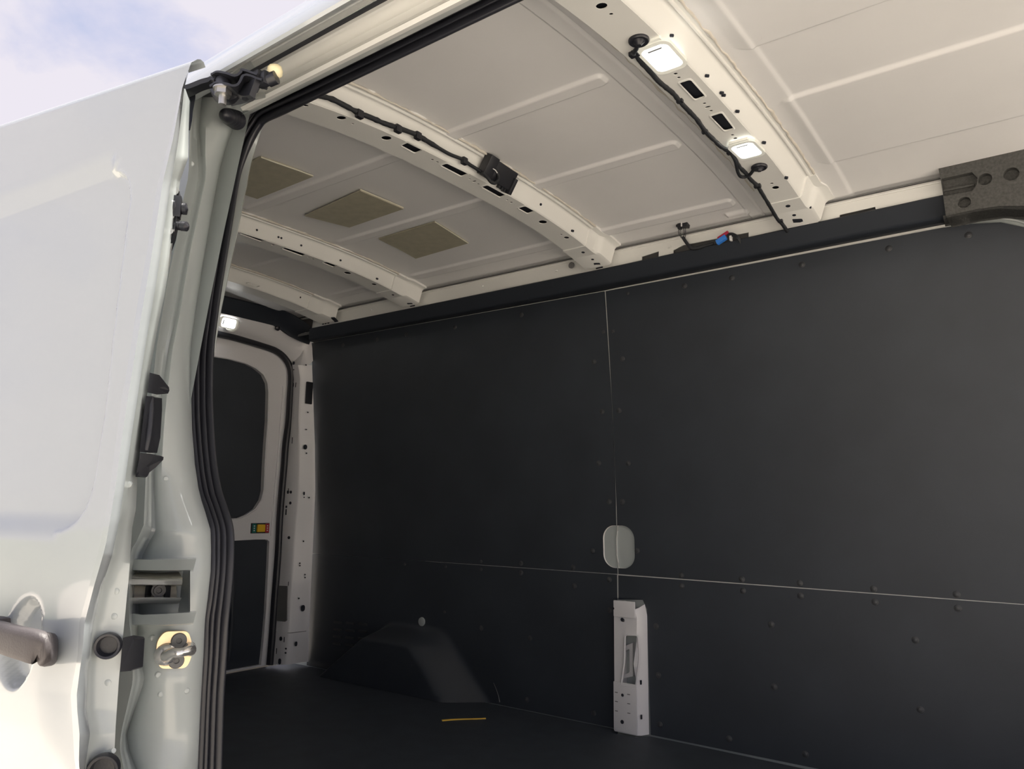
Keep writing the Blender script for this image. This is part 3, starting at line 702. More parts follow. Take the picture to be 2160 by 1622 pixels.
# ================================================================== lamps
def lamp(name, p, nrm, along, wl_, ww, label, grp='lit interior lamps'):
    nrm = Vector(nrm).normalized(); al = Vector(along); al = (al-nrm*al.dot(nrm)).normalized(); sd = nrm.cross(al)
    t = thing(name, label, 'lamp', grp, p)
    def F(h0): return lambda u, v, d: Vector(p)+al*u+sd*v+nrm*(h0+d)
    bm = bmesh.new(); plate(bm, rrect(0, 0, wl_, ww, ww*.28, 6), [rrect(0, 0, wl_*.80, ww*.80, ww*.2, 6)], F(0), .007); put(obj('lamp_frame', bm, M['lensrim'], None, 40), t)
    bm = bmesh.new(); plate(bm, rrect(0, 0, wl_*.80, ww*.80, ww*.2, 6), [], F(-.002), .006); put(obj('lens', bm, M['lens'], None), t)
    bm = bmesh.new(); box(bm, (0, 0, 0), (ww*.42, .004, .003)); 
    bmesh.ops.transform(bm, matrix=Matrix([list(sd)+[0], list(al)+[0], list(nrm)+[0], [0, 0, 0, 1]]).transposed(), verts=bm.verts)
    bmesh.ops.translate(bm, vec=Vector(p)-al*wl_*.30+nrm*.006, verts=bm.verts); put(obj('lens_catch', bm, M['greycav'], None), t)
    bm = bmesh.new(); plate(bm, rrect(-wl_*.52, 0, wl_*.10, ww*.72, .002, 2), [], F(0), .006); put(obj('lamp_tab', bm, M['lensrim'], None), t)
    return t
p = P(1393, 120, 2, 2.352); lamp('dome_lamp', (p.x+.004, p.y, 2.3545), (0, 0, -1), (0, 1, 0), .105, .066, 'lit white lamp on the front roof bow, nearest the side door')
p = P(1573, 316, 2, 2.352); lamp('dome_lamp', (p.x+.002, p.y, bowZ(p.y)-.001), (0, .03, -1), (0, 1, 0), .100, .064, 'lit white lamp on the front roof bow, nearer the black wall')
p = P(481, 681, 0, -2.93)
lamp('dome_lamp', p, (1, 0, -.35), (0, 1, 0), .085, .050, 'small lit white lamp above the rear doors')
bm = bmesh.new(); lathe(bm, [(.036, 0), (.036, .004), (.030, .007), (0, .007)], P(489, 683, 0, -2.942), (1, 0, -.35), 24); obj('lamp_dish', bm, M['bow'], wr)

# ================================================================== wiring on the bows
def onbow(px_, py_, dz=0.):
    z = 2.35
    for _ in range(5):
        p = P(px_, py_, 2, z); z = bowZ(p.y)+dz
    return P(px_, py_, 2, z)
t = thing('wiring_harness', 'black wiring loom with two round grommets on the front roof bow', 'cable', 'roof wiring', P(1500, 250, 2, 2.37))
pts = [(1338, 110), (1345, 122), (1365, 145), (1385, 168), (1400, 182), (1417, 196), (1433, 212), (1446, 232), (1462, 247), (1480, 268), (1496, 292), (1512, 311), (1530, 328), (1541, 322)]
pp = [(1338, 112), (1352, 130), (1372, 152), (1390, 172), (1408, 187), (1420, 197), (1434, 214), (1452, 233), (1470, 252), (1487, 276), (1505, 294), (1522, 310), (1541, 321), (1551, 337), (1560, 352), (1573, 365), (1583, 378), (1597, 392), (1613, 417), (1628, 442), (1640, 462), (1648, 470), (1661, 488)]
path = smooth_path([onbow(a, b, -.003) for a, b in pp], 6)
rr = [.0050+.0012*noise.noise(Vector((i*.5, 0, 0))) for i in range(len(path))]
bm = bmesh.new(); tube(bm, path, rr, 8); put(obj('loom', bm, M['cable'], None, 80), t)
bm = bmesh.new(); tube(bm, smooth_path([onbow(*q, -.006) for q in ((1541, 322), (1551, 340), (1556, 362), (1562, 372), (1572, 373), (1582, 368), (1590, 358), (1600, 352))], 5), .0042, 8); put(obj('lead', bm, M['cable'], None, 80), t)
bm = bmesh.new(); tube(bm, smooth_path([onbow(*q, -.006) for q in ((1348, 88), (1345, 97), (1341, 105), (1336, 112))], 4), [.0042]*12+[.006], 8); put(obj('lead', bm, M['cable'], None, 80), t)
for q, rpx in (((1347.5, 83), 20), ((1601.5, 351), 15.5)):
    p = onbow(*q); r_ = rpx*math.dist(p, (0, 0, CAMZ))/FOC
    bm = bmesh.new(); lathe(bm, [(r_*.9, -.002), (r_, .001), (r_, .004), (r_*.9, .006), (r_*.6, .005), (r_*.35, .009), (r_*.25, .013), (0, .013)], p, (0, 0, -1), 26); g_ = put(obj('grommet', bm, M['rubber'], None, 45), t); g_['label'] = 'round black rubber grommet'
for q in ((1338, 113, .011), (1434, 213, .008), (1487, 278, .008), (1541, 321, .010), (1598, 392, .010), (1646, 466, .008)):
    bm = bmesh.new(); p = onbow(q[0], q[1], -.003); box(bm, p, (q[2]*1.7, q[2]*1.2, q[2]), bev=.002); put(obj('cable_clip', bm, M['plastic'], None), t)

t = thing('wiring_harness', 'black taped wiring loom ending at the control box on the second roof bow', 'cable', 'roof wiring', P(850, 270, 2, 2.37))
def face2(px_, py_, off=.012): return P(px_, py_, 0, -1.205+off)
pp = [(650, 190), (675, 202), (700, 209), (730, 224), (755, 237), (785, 249), (810, 260), (840, 270), (878, 284), (900, 297), (925, 312), (950, 326), (975, 336), (992, 348), (1005, 356), (1017, 365)]
path = smooth_path([face2(*q) for q in pp], 6)
rr = [.0058+.0016*noise.noise(Vector((i*.45, 9, 0))) if i < 60 else .0045 for i in range(len(path))]
bm = bmesh.new(); tube(bm, path, rr, 8); put(obj('loom', bm, M['cable'], None, 80), t)
for q in ((757, 238), (838, 269), (880, 284), (978, 337)):
    bm = bmesh.new(); p = face2(*q); box(bm, p+Vector((.002, 0, -.004)), (.012, .017, .018), bev=.003); put(obj('cable_clip', bm, M['plastic'], None), t)
bm = bmesh.new(); tube(bm, smooth_path([face2(*q, .03) for q in ((1018, 364), (1028, 374), (1036, 384), (1044, 386), (1051, 378), (1050, 366), (1044, 356))], 5), .0045, 8); put(obj('lead', bm, M['cable'], None, 80), t)

t = thing('control_box', 'black control box strapped to the second roof bow', 'box', None, face2(1050, 366))
pc_ = face2(1053, 366, .022); a_ = face2(1030, 350, .022); b_ = face2(1076, 380, .022); ax_ = (b_-a_).normalized()
nn = Vector((.85, 0, -.5)); nn = (nn-ax_*nn.dot(ax_)).normalized(); vv_ = nn.cross(ax_)
R3 = Matrix([list(ax_), list(vv_), list(nn)]).transposed()
ln = (b_-a_).length
bm = bmesh.new(); box(bm, pc_+ax_*.008, (ln*1.02, .052, .020), R3, .003); put(obj('box_body', bm, M['plastic'], None), t)
bm = bmesh.new(); box(bm, pc_-ax_*(ln*.53)+nn*.004, (ln*.36, .058, .026), R3, .004); put(obj('box_cap', bm, M['plastic'], None), t)
bm = bmesh.new(); box(bm, pc_+ax_*(ln*.56)-vv_*.012, (.012, .045, .034), R3, .002); put(obj('box_bracket', bm, M['plastic'], None), t)
bm = bmesh.new()
for k in (0, 1, 2): box(bm, pc_+ax_*(.018+.012*k)+vv_*.028*(-1 if vv_.z > 0 else 1), (.006, .012, .010), R3, .001)
put(obj('box_latch', bm, M['plastic'], None), t)
bm = bmesh.new(); tube(bm, smooth_path([face2(*q, .042) for q in ((1040, 356), (1045, 359), (1049, 365))], 4), .0012, 6); put(obj('cable_mark', bm, M['whitep'], None), t)

# loose connectors by the rail
t = thing('wiring_connector', 'black connector on thin wires standing out above the header cover', 'connector', 'loose connectors at roof edge', P(1440, 475, 1, 2.11))
def rp(px_, py_, y=2.118): return P(px_, py_, 1, y)
bm = bmesh.new(); box(bm, rp(1441, 473, 2.10), (.036, .022, .022), Matrix.Rotation(.2, 3, 'Y'), .002); box(bm, rp(1434, 474, 2.092), (.010, .014, .030), None, .002); box(bm, rp(1451, 470, 2.10), (.010, .004, .005), None, .001); put(obj('connector_body', bm, M['plastic'], None), t)
bm = bmesh.new(); box(bm, rp(1437.5, 473, 2.083), (.004, .003, .014), None, .001); put(obj('connector_key', bm, M['whitep'], None), t)
for k, (xa, xb, xm) in enumerate(((1433, 1437, 1431), (1437, 1439, 1434), (1442, 1442, 1443), (1446, 1445, 1446))):
    bm = bmesh.new(); tube(bm, smooth_path([rp(xa, 480, 2.10), rp(xm, 490, 2.10), rp(xb, 502, 2.112)], 5), .0011, 6); put(obj('wire', bm, M['cable'], None, 80), t)
bm = bmesh.new(); tube(bm, smooth_path([rp(1440, 500, 2.112), rp(1446, 509, 2.113), rp(1453, 518, 2.114), rp(1463, 524, 2.117), rp(1485, 519, 2.119), rp(1505, 513, 2.12)], 5), [.005]*10+[.0065]*10+[.0045]*6, 8); put(obj('loom', bm, M['cable'], None, 80), t)
t = thing('wiring_connector', 'blue and dark red connector pair lying at the rail cut-out', 'connector', 'loose connectors at roof edge', rp(1522, 505))
rt = Matrix.Rotation(-.42, 3, 'Y')
bm = bmesh.new(); box(bm, rp(1522, 506, 2.110), (.032, .014, .014), rt, .002)
put(obj('connector_body', bm, M['blue'], None), t)['label'] = 'blue connector housing'
bm = bmesh.new(); box(bm, rp(1526, 497, 2.114), (.036, .012, .009), rt, .002); put(obj('connector_body', bm, M['redc'], None), t)['label'] = 'dark red connector housing'
bm = bmesh.new(); box(bm, rp(1542, 503, 2.113), (.006, .012, .015), None, .001); put(obj('connector_key', bm, M['whitep'], None), t)
for y0 in (0, 3, 6):
    bm = bmesh.new(); tube(bm, smooth_path([rp(1533, 493+y0, 2.113), rp(1545, 492+y0, 2.112), rp(1556, 498+y0, 2.113), rp(1562, 508+y0, 2.12)], 5), .0022, 6); put(obj('wire', bm, M['cable'], None, 80), t)

# ================================================================== damping pads glued to the roof
PAD = [('partly hidden khaki pad on the roof, nearest the side door', [(545, 330), (662, 366), (608, 390), (528, 414), (475, 395), (500, 345)]),
       ('middle khaki pad of the three glued to the roof', [(760, 403), (851, 441), (737, 480), (643, 456)]),
       ('khaki pad on the roof nearest the black wall', [(917, 469), (988, 507), (877, 539), (799, 505)])]
for i, (lab, qs) in enumerate(PAD):
    if i == 0: pts = [(-1.645, 1.095), (-1.640, 1.258), (-1.900, 1.262), (-1.915, 1.098)]
    else: pts = [(P(*q, 2, 2.404).x, P(*q, 2, 2.404).y) for q in qs]
    def zf(off): return lambda u, v, d: (u, v, min(2.409, roofZ(v)-.001)-off-d)
    bm = bmesh.new(); plate(bm, pts, [], zf(.0005), .0045, .05); o = tag(obj('damping_pad', bm, M['pad'], None, 20), lab, 'pad', 'khaki damping pads')
    bm = bmesh.new(); e0 = Vector((pts[0][0], pts[0][1], roofZ(pts[0][1])-.0055)); e1 = Vector((pts[1][0], pts[1][1], roofZ(pts[1][1])-.0055))
    tube(bm, [e0, e0.lerp(e1, .3)+Vector((.001, 0, -.001)), e0.lerp(e1, .7), e1], .0016, 5); c_ = obj('pad_edge', bm, M['padedge'], o)

# ================================================================== foam block at the front corner
t = thing('foam_block', 'dark grey moulded foam block with round recesses at the front roof corner', 'block', None, (-.15, 2.12, 2.28))
def ff(off): return lambda u, v, d: (u, 2.105+off+d+.25*max(0, 0), v)
def fq(px_, py_): p = P(px_, py_, 1, 2.105); return (p.x, p.z)
ol_ = [fq(*q) for q in ((1978, 346), (2052, 334), (2100, 318), (2160, 299), (2230, 280), (2230, 440), (2160, 434), (2110, 434), (2060, 441), (1995, 455), (1989, 410), (1985, 383))]
rec = rrect(*fq(2026, 383), .072, .030, .010, 5, .06); rec2 = [fq(*q) for q in ((1986, 377), (2050, 363), (2062, 375), (2060, 390), (2050, 403), (1990, 414))]
cs = [circ(*fq(x_, y_), r_, 16) for x_, y_, r_ in ((2078, 378, .015), (2133, 367, .0165), (2034, 427, .0145))]
bm = bmesh.new(); plate(bm, ol_, [rec2]+cs, ff(0), .10, .03); put(obj('foam_body', bm, M['foam'], None, 30), t)
bm = bmesh.new(); plate(bm, [(p[0]*1.0, p[1]) for p in ol_], [], ff(.018), .07); put(obj('foam_core', bm, M['foam'], None, 30), t)
bm = bmesh.new(); rows = []
for q0, q1 in (((1989, 455), (1994, 478)), ((2060, 441), (2062, 465)), ((2110, 434), (2112, 459)), ((2160, 434), (2162, 464)), ((2230, 440), (2232, 480))):
    a = P(*q0, 1, 2.105); b = P(*q1, 1, 2.24); rows.append([a, a.lerp(b, .1)+Vector((0, 0, -.002)), b, b+Vector((0, .03, .03))])
grid(bm, rows); put(obj('foam_underside', bm, M['foam'], None, 30), t)
bm = bmesh.new(); tube(bm, [P(1990, 402, 1, 2.118), P(2055, 389, 1, 2.118)], .004, 6); put(obj('foam_lip', bm, M['foam'], None), t)
# white arch of the wall seen over the rounded panel corner
bm = bmesh.new(); tube(bm, smooth_path([PF(*q, lambda x, z: wallY(x, z)+.004) for q in ((2012, 475), (2060, 463), (2100, 460), (2140, 464), (2170, 473), (2200, 486))], 4), .004, 8); obj('wall_edge', bm, M['jamb'], wl)

# yellow strip on the floor
bm = bmesh.new(); a = P(932, 1521, 2, FZ); b = P(1024, 1516, 2, FZ); d_ = (b-a).normalized(); s_ = Vector((-d_.y, d_.x, 0))
rows = []
for k in range(11):
    f = k/10; c = a.lerp(b, f)+s_*(.004*math.sin(f*5)); w_ = .0065-.0025*f
    rows.append([c-s_*w_+Vector((0, 0, .001)), c-s_*w_+Vector((0, 0, .003)), c+Vector((0, 0, .0042)), c+s_*w_+Vector((0, 0, .003)), c+s_*w_+Vector((0, 0, .001))])
grid(bm, rows); tag(obj('yellow_strip', bm, M['tape'], None, 40), 'short yellow strip lying on the black floor', 'strip')

# ================================================================== near side of the body
SY = lambda x, z: .60+T(z)
SK = lambda x, z: .46+T(z)
sealL = [(110, 740), (155, 647), (190, 572), (213, 530), (242, 507), (275, 488), (317, 473), (360, 461), (425, 449), (508, 435), (582, 422), (656, 411), (740, 400), (832, 398), (906, 400), (980, 406), (1040, 415), (1077, 427), (1118, 439), (1160, 440), (1206, 439), (1262, 433), (1308, 427), (1379, 424), (1479, 418), (1618, 412), (1700, 408)]
bandL = [(150, 412), (210, 408), (267, 402), (371, 400), (452, 381), (508, 374), (582, 357), (637, 348), (740, 331), (792, 326), (832, 322), (953, 311), (1017, 309), (1108, 305), (1144, 289), (1158, 280), (1206, 272), (1336, 276), (1350, 283), (1439, 282), (1538, 259), (1574, 254), (1622, 263), (1700, 290)]
bandR = [(150, 440), (210, 425), (267, 420), (330, 424), (371, 429), (471, 407), (526, 394), (563, 388), (600, 381), (648, 374), (740, 354), (832, 341), (888, 334), (953, 328), (999, 324), (1120, 328), (1151, 311), (1173, 300), (1206, 296), (1336, 290), (1435, 305), (1548, 267), (1580, 272), (1622, 287), (1700, 330)]
def sheet_row(py_):
    bl, br, sl = lerp(bandL, py_), lerp(bandR, py_), lerp(sealL, py_)+6
    br = max(br, bl+6); row = []; cols = []
    for px_, y0 in ((bl-30, .462), (bl-2, .462), (bl, .466), (bl+(br-bl)*.25, .496), (bl+(br-bl)*.7, .528), (br, .532), (br+4, .530), (br+(sl-br)*.18, .531), (br+(sl-br)*.5, .548), (br+(sl-br)*.8, .572), (sl-4, .592), (sl, .602)):
        row.append(PF(px_, py_, lambda x, z, y0=y0: y0+T(z))); cols.append(px_)
    return cols, row
def sheetP(px_, py_):
    c_, r_ = sheet_row(py_)
    for i in range(len(c_)-1):
        if c_[i] <= px_ <= c_[i+1]: f = (px_-c_[i])/(c_[i+1]-c_[i]); return r_[i].lerp(r_[i+1], f)
    return r_[-1]
bm = bmesh.new(); rows = []
pys = list(range(205, 330, 12))+list(range(330, 1100, 25))+list(range(1100, 1220, 8))+list(range(1220, 1340, 20))+list(range(1340, 1720, 15))
for py_ in pys: rows.append(sheet_row(py_)[1])
grid(bm, rows)
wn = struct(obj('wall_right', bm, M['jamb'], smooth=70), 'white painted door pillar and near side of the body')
# top of the jamb closes to the header
# near side skins: outer side behind the door, inner wall, and the part ahead of the opening
bm = bmesh.new()
for x0, x1, zm in ((-3.05, -1.06, 1.), (.52, .62, 1.), (.62, 1.1, 0.)):
    rows = [[(x, .46+T(z), z) for x in (x0, x1)] for z in np.linspace(.35, 1.3+.82*zm, 12)]; grid(bm, rows)
    rows = [[(x, .592+T(z), z) for x in (x0, x1)] for z in np.linspace(.77, 1.3+.9*zm, 12)]; grid(bm, rows)
rows = [[(x, .50, z) for x in (-1.06, .52)] for z in (.35, .78)]; grid(bm, rows); rows = [[(x, y, .782) for x in (-1.06, .52)] for y in (.50, .66)]; grid(bm, rows)
obj('side_skin', bm, M['jamb'], wn, 40)
bm = bmesh.new(); rows = [[(x, y, z) for x in (-3.05, 1.1)] for y, z in ((.72, 2.17), (.735, 2.18), (.755, 2.28), (.79, 2.372), (.82, 2.385))]; grid(bm, rows); obj('header_inner', bm, M['bow'], wn, 40)
# outer roof skin
bm = bmesh.new(); prof = [(.555, 2.098), (.540, 2.088), (.512, 2.066), (.503, 2.061), (.500, 2.064), (.503, 2.075), (.515, 2.098), (.535, 2.130), (.56, 2.160), (.60, 2.2045), (.65, 2.252), (.72, 2.312), (.82, 2.372), (1.0, 2.432), (1.2, 2.462), (YC, 2.475)]
prof = prof+[(2*YC-y+.13, z) for y, z in reversed(prof[8:-1])]
rows = [[(x, y, z) for y, z in prof] for x in (-3.08, -1.11)]
rows2 = [[(x, y, z) for y, z in prof] for x in (-.99+0*0, 1.1)]
def roofX(px_, py_): return 0
xg = P(423, 127, 1, .545).x
rows = [[(x, y, z) for y, z in prof] for x in (-3.08, -2, xg-.002)]; rows2 = [[(x, y, z) for y, z in prof] for x in (xg+.002, -.5, 0, 1.1)]
grid(bm, [rows[0], rows[1]]+rows2[1:]); rs = obj('roof_skin', bm, M['paint'], wn, 50)
bm = bmesh.new(); tube(bm, [(xg, y, z) for y, z in prof[3:7]], .0012, 6); obj('roof_joint', bm, M['dark'], wn, 50)
bm = bmesh.new(); grid(bm, [[(x, y, z) for x in (-3.05, 1.1)] for y, z in ((2.47, .35), (2.47, 1.4), (2.44, 2.2), (2.36, 2.36), (2.22, 2.43))]); obj('far_skin', bm, M['jamb'], wn, 50)
# dark gutter, bright rail channel
bm = bmesh.new(); rows = [[(x, y, z) for y, z in ((.539, 2.0885), (.552, 2.113), (.578, 2.126), (.598, 2.134), (.601, 2.1385))] for x in (-.985, -.5, 0, 1.1)]; grid(bm, rows); obj('gutter_gap', bm, M['dark'], wn, 40)
railp = [(.598, 2.135), (.596, 2.1335), (.597, 2.129), (.601, 2.129), (.606, 2.140), (.618, 2.148), (.626, 2.145), (.630, 2.143), (.636, 2.144), (.6405, 2.137), (.6385, 2.130), (.633, 2.123), (.627, 2.120), (.624, 2.116), (.628, 2.112), (.640, 2.118), (.652, 2.128)]
bm = bmesh.new(); xa = P(516, 205, 1, .63).x
grid(bm, [[(x, y, z) for y, z in railp] for x in (xa, -.6, -.3, 0, .5, 1.1)]); obj('door_track', bm, M['bow'], wn, 40)['label'] = 'ivory upper track of the sliding door'
bm = bmesh.new(); grid(bm, [[(x, y, z) for y, z in ((.640, 2.118), (.655, 2.125), (.668, 2.150))] for x in (-1.02, -.6, 0, 1.1)]); obj('track_flange', bm, M['jamb'], wn, 40)
# lower closing piece of jamb top, behind the arm
bm = bmesh.new(); rows = []
for px_, pa, pb in ((405, 170, 215), (430, 165, 210), (470, 165, 208), (520, 172, 210), (560, 172, 200)):
    rows.append([PF(px_, pa, lambda x, z: .575+T(z)), PF(px_, (pa+pb)/2, lambda x, z: .585+T(z)), PF(px_, pb, lambda x, z: .54+T(z)), PF(px_, pb+6, lambda x, z: .535+T(z))])
grid(bm, rows); obj('jamb_top', bm, M['jamb'], wn, 60)
bm = bmesh.new(); rows = []
for px_, pa, pb in ((392, 178, 196), (410, 172, 190), (430, 166, 184), (455, 160, 176)):
    rows.append([PF(px_, pa, lambda x, z: .50+T(z)), PF(px_, (pa+pb)/2, lambda x, z: .515+T(z)), PF(px_, pb, lambda x, z: .50+T(z))])
grid(bm, rows); obj('corner_gusset', bm, M['steel'], wn, 60)
bm = bmesh.new(); rows = []
for q in (((398, 200), (412, 200)), ((402, 215), (412, 208)), ((400, 240), (407, 235)), ((399, 262), (405, 255)), ((398, 275), (401, 275))):
    rows.append([PF(*q[0], lambda x, z: .447+T(z)), PF(*q[1], lambda x, z: .450+T(z))])
grid(bm, rows); obj('corner_gap', bm, M['dark'], wn, 0)

# ledges over and under the middle track
def ledge(pts_t, pts_b, y0, y1, name='jamb_ledge'):
    bm = bmesh.new(); rows = []
    for a, b in zip(pts_t, pts_b):
        A = PF(*a, lambda x, z: y1+T(z)); A2 = PF(a[0], a[1]+3, lambda x, z: y0+T(z)); B = PF(*b, lambda x, z: y0+T(z)); B2 = PF(b[0], b[1]+3, lambda x, z: y1+T(z)+.01)
        rows.append([A, A2, B, B2])
    grid(bm, rows); return obj(name, bm, M['jamb'], wn, 50)
ledge([(270, 1176), (300, 1178), (350, 1177), (414, 1176)], [(270, 1202), (300, 1203), (350, 1203), (408, 1202)], .500, .545)
ledge([(262, 1291), (280, 1291), (300, 1294), (350, 1292), (414, 1288)], [(262, 1317), (280, 1318), (300, 1317), (350, 1318), (408, 1314)], .495, .545)
bm = bmesh.new(); rows = [[PF(x_, y_, lambda x, z: dpt+T(z)) for x_, dpt in ((265, .538), (385, .556), (398, .558), (401, .53))] for y_ in (1203, 1290)]
grid(bm, rows); obj('track_pocket', bm, M['jamb'], wn, 30)
# body spot welds
bm = bmesh.new()
for q in ((323, 1346), (334, 1424), (340, 1464), (394, 1457), (404, 345), (350, 1010)):
    lathe(bm, [(.0042, -.003), (.0036, .0004), (.0024, .0009), (0, .0010)], sheetP(*q), (1, -.25, 0), 14)
obj('weld_dimple', bm, M['jamb'], wn, 60)

# ---------------------------------------------------------------- main door seal, swept along the flange
lft = [(740, 110), (647, 155), (572, 190), (530, 213), (507, 242), (488, 275), (473, 317), (461, 360), (449, 425), (435, 508), (422, 582), (411, 656), (400, 740), (398, 832), (400, 906), (406, 980), (415, 1040), (427, 1077), (439, 1118), (440, 1160), (439, 1206), (433, 1262), (427, 1308), (424, 1379), (418, 1479), (412, 1618), (408, 1720)]
rgt = [(740, 170), (663, 210), (597, 242), (563, 258), (548, 276), (533, 303), (518, 337), (505, 372), (494, 432), (481, 510), (468, 588), (457, 660), (448, 745), (444, 830), (446, 905), (450, 975), (461, 1040), (474, 1083), (483, 1118), (485, 1160), (482, 1206), (477, 1270), (474, 1312), (468, 1385), (461, 1485), (458, 1622), (455, 1724)]
cen = []; sdv = []
for a, b in zip(lft, rgt):
    A = PF(*a, SY); B = PF(*b, lambda x, z: .636+T(z)); cen.append((A+B)/2); sdv.append((B-A))
# straight run forward over the opening
c0, s0 = cen[0], sdv[0]
fw = []
for x in (1.05, .6, .2, -.1, -.35): fw.append((Vector((x, c0.y, c0.z)), Vector((0, s0.y*1.0, s0.z))))
cen = [f[0] for f in fw]+cen; sdv = [f[1] for f in fw]+sdv
cs_ = smooth_path(cen, 6); ss_ = smooth_path(sdv, 6)
ps_, Ts = frames(cs_)
# profile: across (-.5..+.5 of width), out towards the camera
prof_s = [(-.52, -.012), (-.52, .003), (-.48, .008), (-.40, .009), (-.34, .004), (-.32, -.004), (-.30, -.004), (-.27, .004), (-.22, .008), (-.15, .0085), (-.09, .004), (-.07, -.005), (-.05, -.005), (-.02, .004), (.04, .010), (.10, .010), (.15, .004), (.17, .0), (.20, .006), (.28, .0135), (.38, .014), (.47, .009), (.52, .0), (.52, -.012)]
bm = bmesh.new(); rows = []
for p, t_, s_ in zip(ps_, Ts, ss_):
    wdt = s_.length; sd = (s_-t_*s_.dot(t_)).normalized(); wdt = abs(s_.dot(sd))
    nrm = t_.cross(sd).normalized()
    if nrm.dot(Vector((0, 0, CAMZ))-p) < 0: nrm = -nrm
    rows.append([p+sd*(a*wdt)+nrm*b for a, b in prof_s])
grid(bm, rows)
tag(obj('door_seal', bm, M['rubber'], None, 80), 'thick ribbed black rubber seal around the side door opening', 'seal')
# pale inner flange just behind the seal
bm = bmesh.new(); rows = []
for py_ in range(270, 811, 20):
    xr_ = lerp([(b[1], b[0]) for b in rgt], py_); wd = lerp([(270, 0), (300, 9), (380, 20), (480, 18), (600, 12), (700, 7), (800, 1)], py_)
    rows.append([PF(xr_-8, py_, lambda x, z: .645+T(z)), PF(xr_+wd*.9, py_, lambda x, z: .655+T(z)), PF(xr_+wd, py_, lambda x, z: .660+T(z)), PF(xr_-4, py_, lambda x, z: .68+T(z))])
grid(bm, rows); obj('inner_flange', bm, M['jamb'], wn, 50)

# ---------------------------------------------------------------- fittings on the pillar
# rubber bellows buffer
t = thing('rubber_buffer', 'black ribbed rubber buffer under the upper door arm', 'buffer', None, PF(495, 250, lambda x, z: .56+T(z)))
p0 = PF(500, 254, lambda x, z: .575+T(z)); p1 = PF(476, 243, lambda x, z: .530+T(z)); ax_ = (p1-p0)
ln = ax_.length
bm = bmesh.new(); pr = [(.010, -.006)]
for k in range(4):
    h = ln*(.02+.20*k); pr += [(.0105, h), (.0155-.0008*k, h+.003), (.0155-.0008*k, h+.006), (.0105, h+ln*.15)]
lathe(bm, pr+[(.0105, ln*.84)], p0, ax_, 22); put(obj('bellows', bm, M['rubber'], None, 50), t)
bm = bmesh.new(); lathe(bm, [(.011, ln*.80), (.011, ln*.95), (.0085, ln*1.08), (.004, ln*1.16), (0, ln*1.17)], p0, ax_, 20); put(obj('buffer_tip', bm, M['rubber'], None, 60), t)

# roller arm of the sliding door
t = thing('roller_arm', 'black forked roller arm with hex bolt at top corner of the door opening', 'arm', None, PF(480, 185, lambda x, z: .54+T(z)))
AF = lambda px_, py_, o=0.: PF(px_, py_, lambda x, z: .420+o*.8+T(z))
def strap(pts, w_, th, o, nm, m='plastic', wtop=None):
    path = smooth_path([AF(a, b, o+c) for a, b, c in pts], 6); ps2, T2 = frames(path); bm = bmesh.new(); rows = []
    for p, t_ in zip(ps2, T2):
        u = Vector((-.80, .58, .05)); u = (u-t_*u.dot(t_)).normalized(); v = t_.cross(u)
        rows.append([p+u*a+v*b for a, b in ((-w_, -th), (w_, -th), (w_, th), (-w_, th))])
    vv2 = grid(bm, rows, True); bm.faces.new(vv2[0]); bm.faces.new(vv2[-1]); return put(obj(nm, bm, M[m], None, 40), t)
strap([(457, 164, 0), (466, 162, .002), (480, 164, .006), (497, 167, .012), (505, 163, .016), (512, 157, .02), (522, 158, .024), (535, 163, .03), (550, 168, .036)], .010, .0015, .0, 'arm_plate')
strap([(455, 187, 0), (465, 184, .002), (480, 186, .006), (497, 188, .012), (505, 182, .016), (512, 170, .02), (520, 166, .024), (532, 169, .03), (545, 174, .036), (558, 178, .042)], .010, .0015, .0, 'arm_plate')
strap([(452, 195, .01), (462, 206, .012), (480, 210, .014), (496, 204, .018), (507, 192, .022), (520, 182, .028), (540, 184, .034)], .006, .004, .008, 'arm_web')
strap([(505, 185, .02), (520, 190, .02), (538, 186, .02)], .004, .012, .01, 'arm_web')
strap([(385, 196, -.02), (405, 188, -.016), (430, 178, -.008), (450, 174, 0), (462, 176, .004)], .009, .003, .0, 'arm_bracket')
bm = bmesh.new(); a = AF(470, 172, .006); b = AF(473, 186, .006); tube(bm, [a, b], .0095, 14); put(obj('pivot_sleeve', bm, M['plastic'], None, 50), t)
a = AF(471, 190, .004); d_ = Vector((0, 0, -.016))
bm = bmesh.new(); lathe(bm, [(.0085, 0), (.0105, 0), (.0105, d_.length*.45), (.0075, d_.length*.5)], a, d_, 6); lathe(bm, [(.0085, 0.0), (.0125, .0), (.0125, .002)], a-d_*.1, d_, 18); lathe(bm, [(.0048, .0), (.0048, d_.length*1.25), (0, d_.length*1.3)], a, d_, 12); put(obj('hex_bolt', bm, M['steel'], None, 30), t)['label'] = 'zinc hex bolt'
bm = bmesh.new(); a = AF(543, 163, .035); box(bm, a, (.018, .012, .013), None, .003); a = AF(556, 168, .04); box(bm, a, (.018, .012, .018), None, .004); a = AF(566, 170, .045); tube(bm, [a, AF(583, 163, .05)], .0085, 12); put(obj('roller_carrier', bm, M['plastic'], None, 40), t)
bm = bmesh.new(); a = AF(580, 151, .052); lathe(bm, [(.005, -.008), (.0085, -.006), (.0098, 0), (.0085, .006), (.005, .009), (0, .0095)], a, (.3, -.4, .9), 20); put(obj('roller', bm, M['cream'], None, 60), t)['label'] = 'cream nylon roller'
bm = bmesh.new(); a = AF(488, 213, .03); b = AF(533, 203, .045); tube(bm, [a, b], [.0075, .007], 4); box(bm, AF(519, 203, .03), (.010, .006, .010), None, .002); put(obj('arm_stop', bm, M['plastic'], None, 40), t)

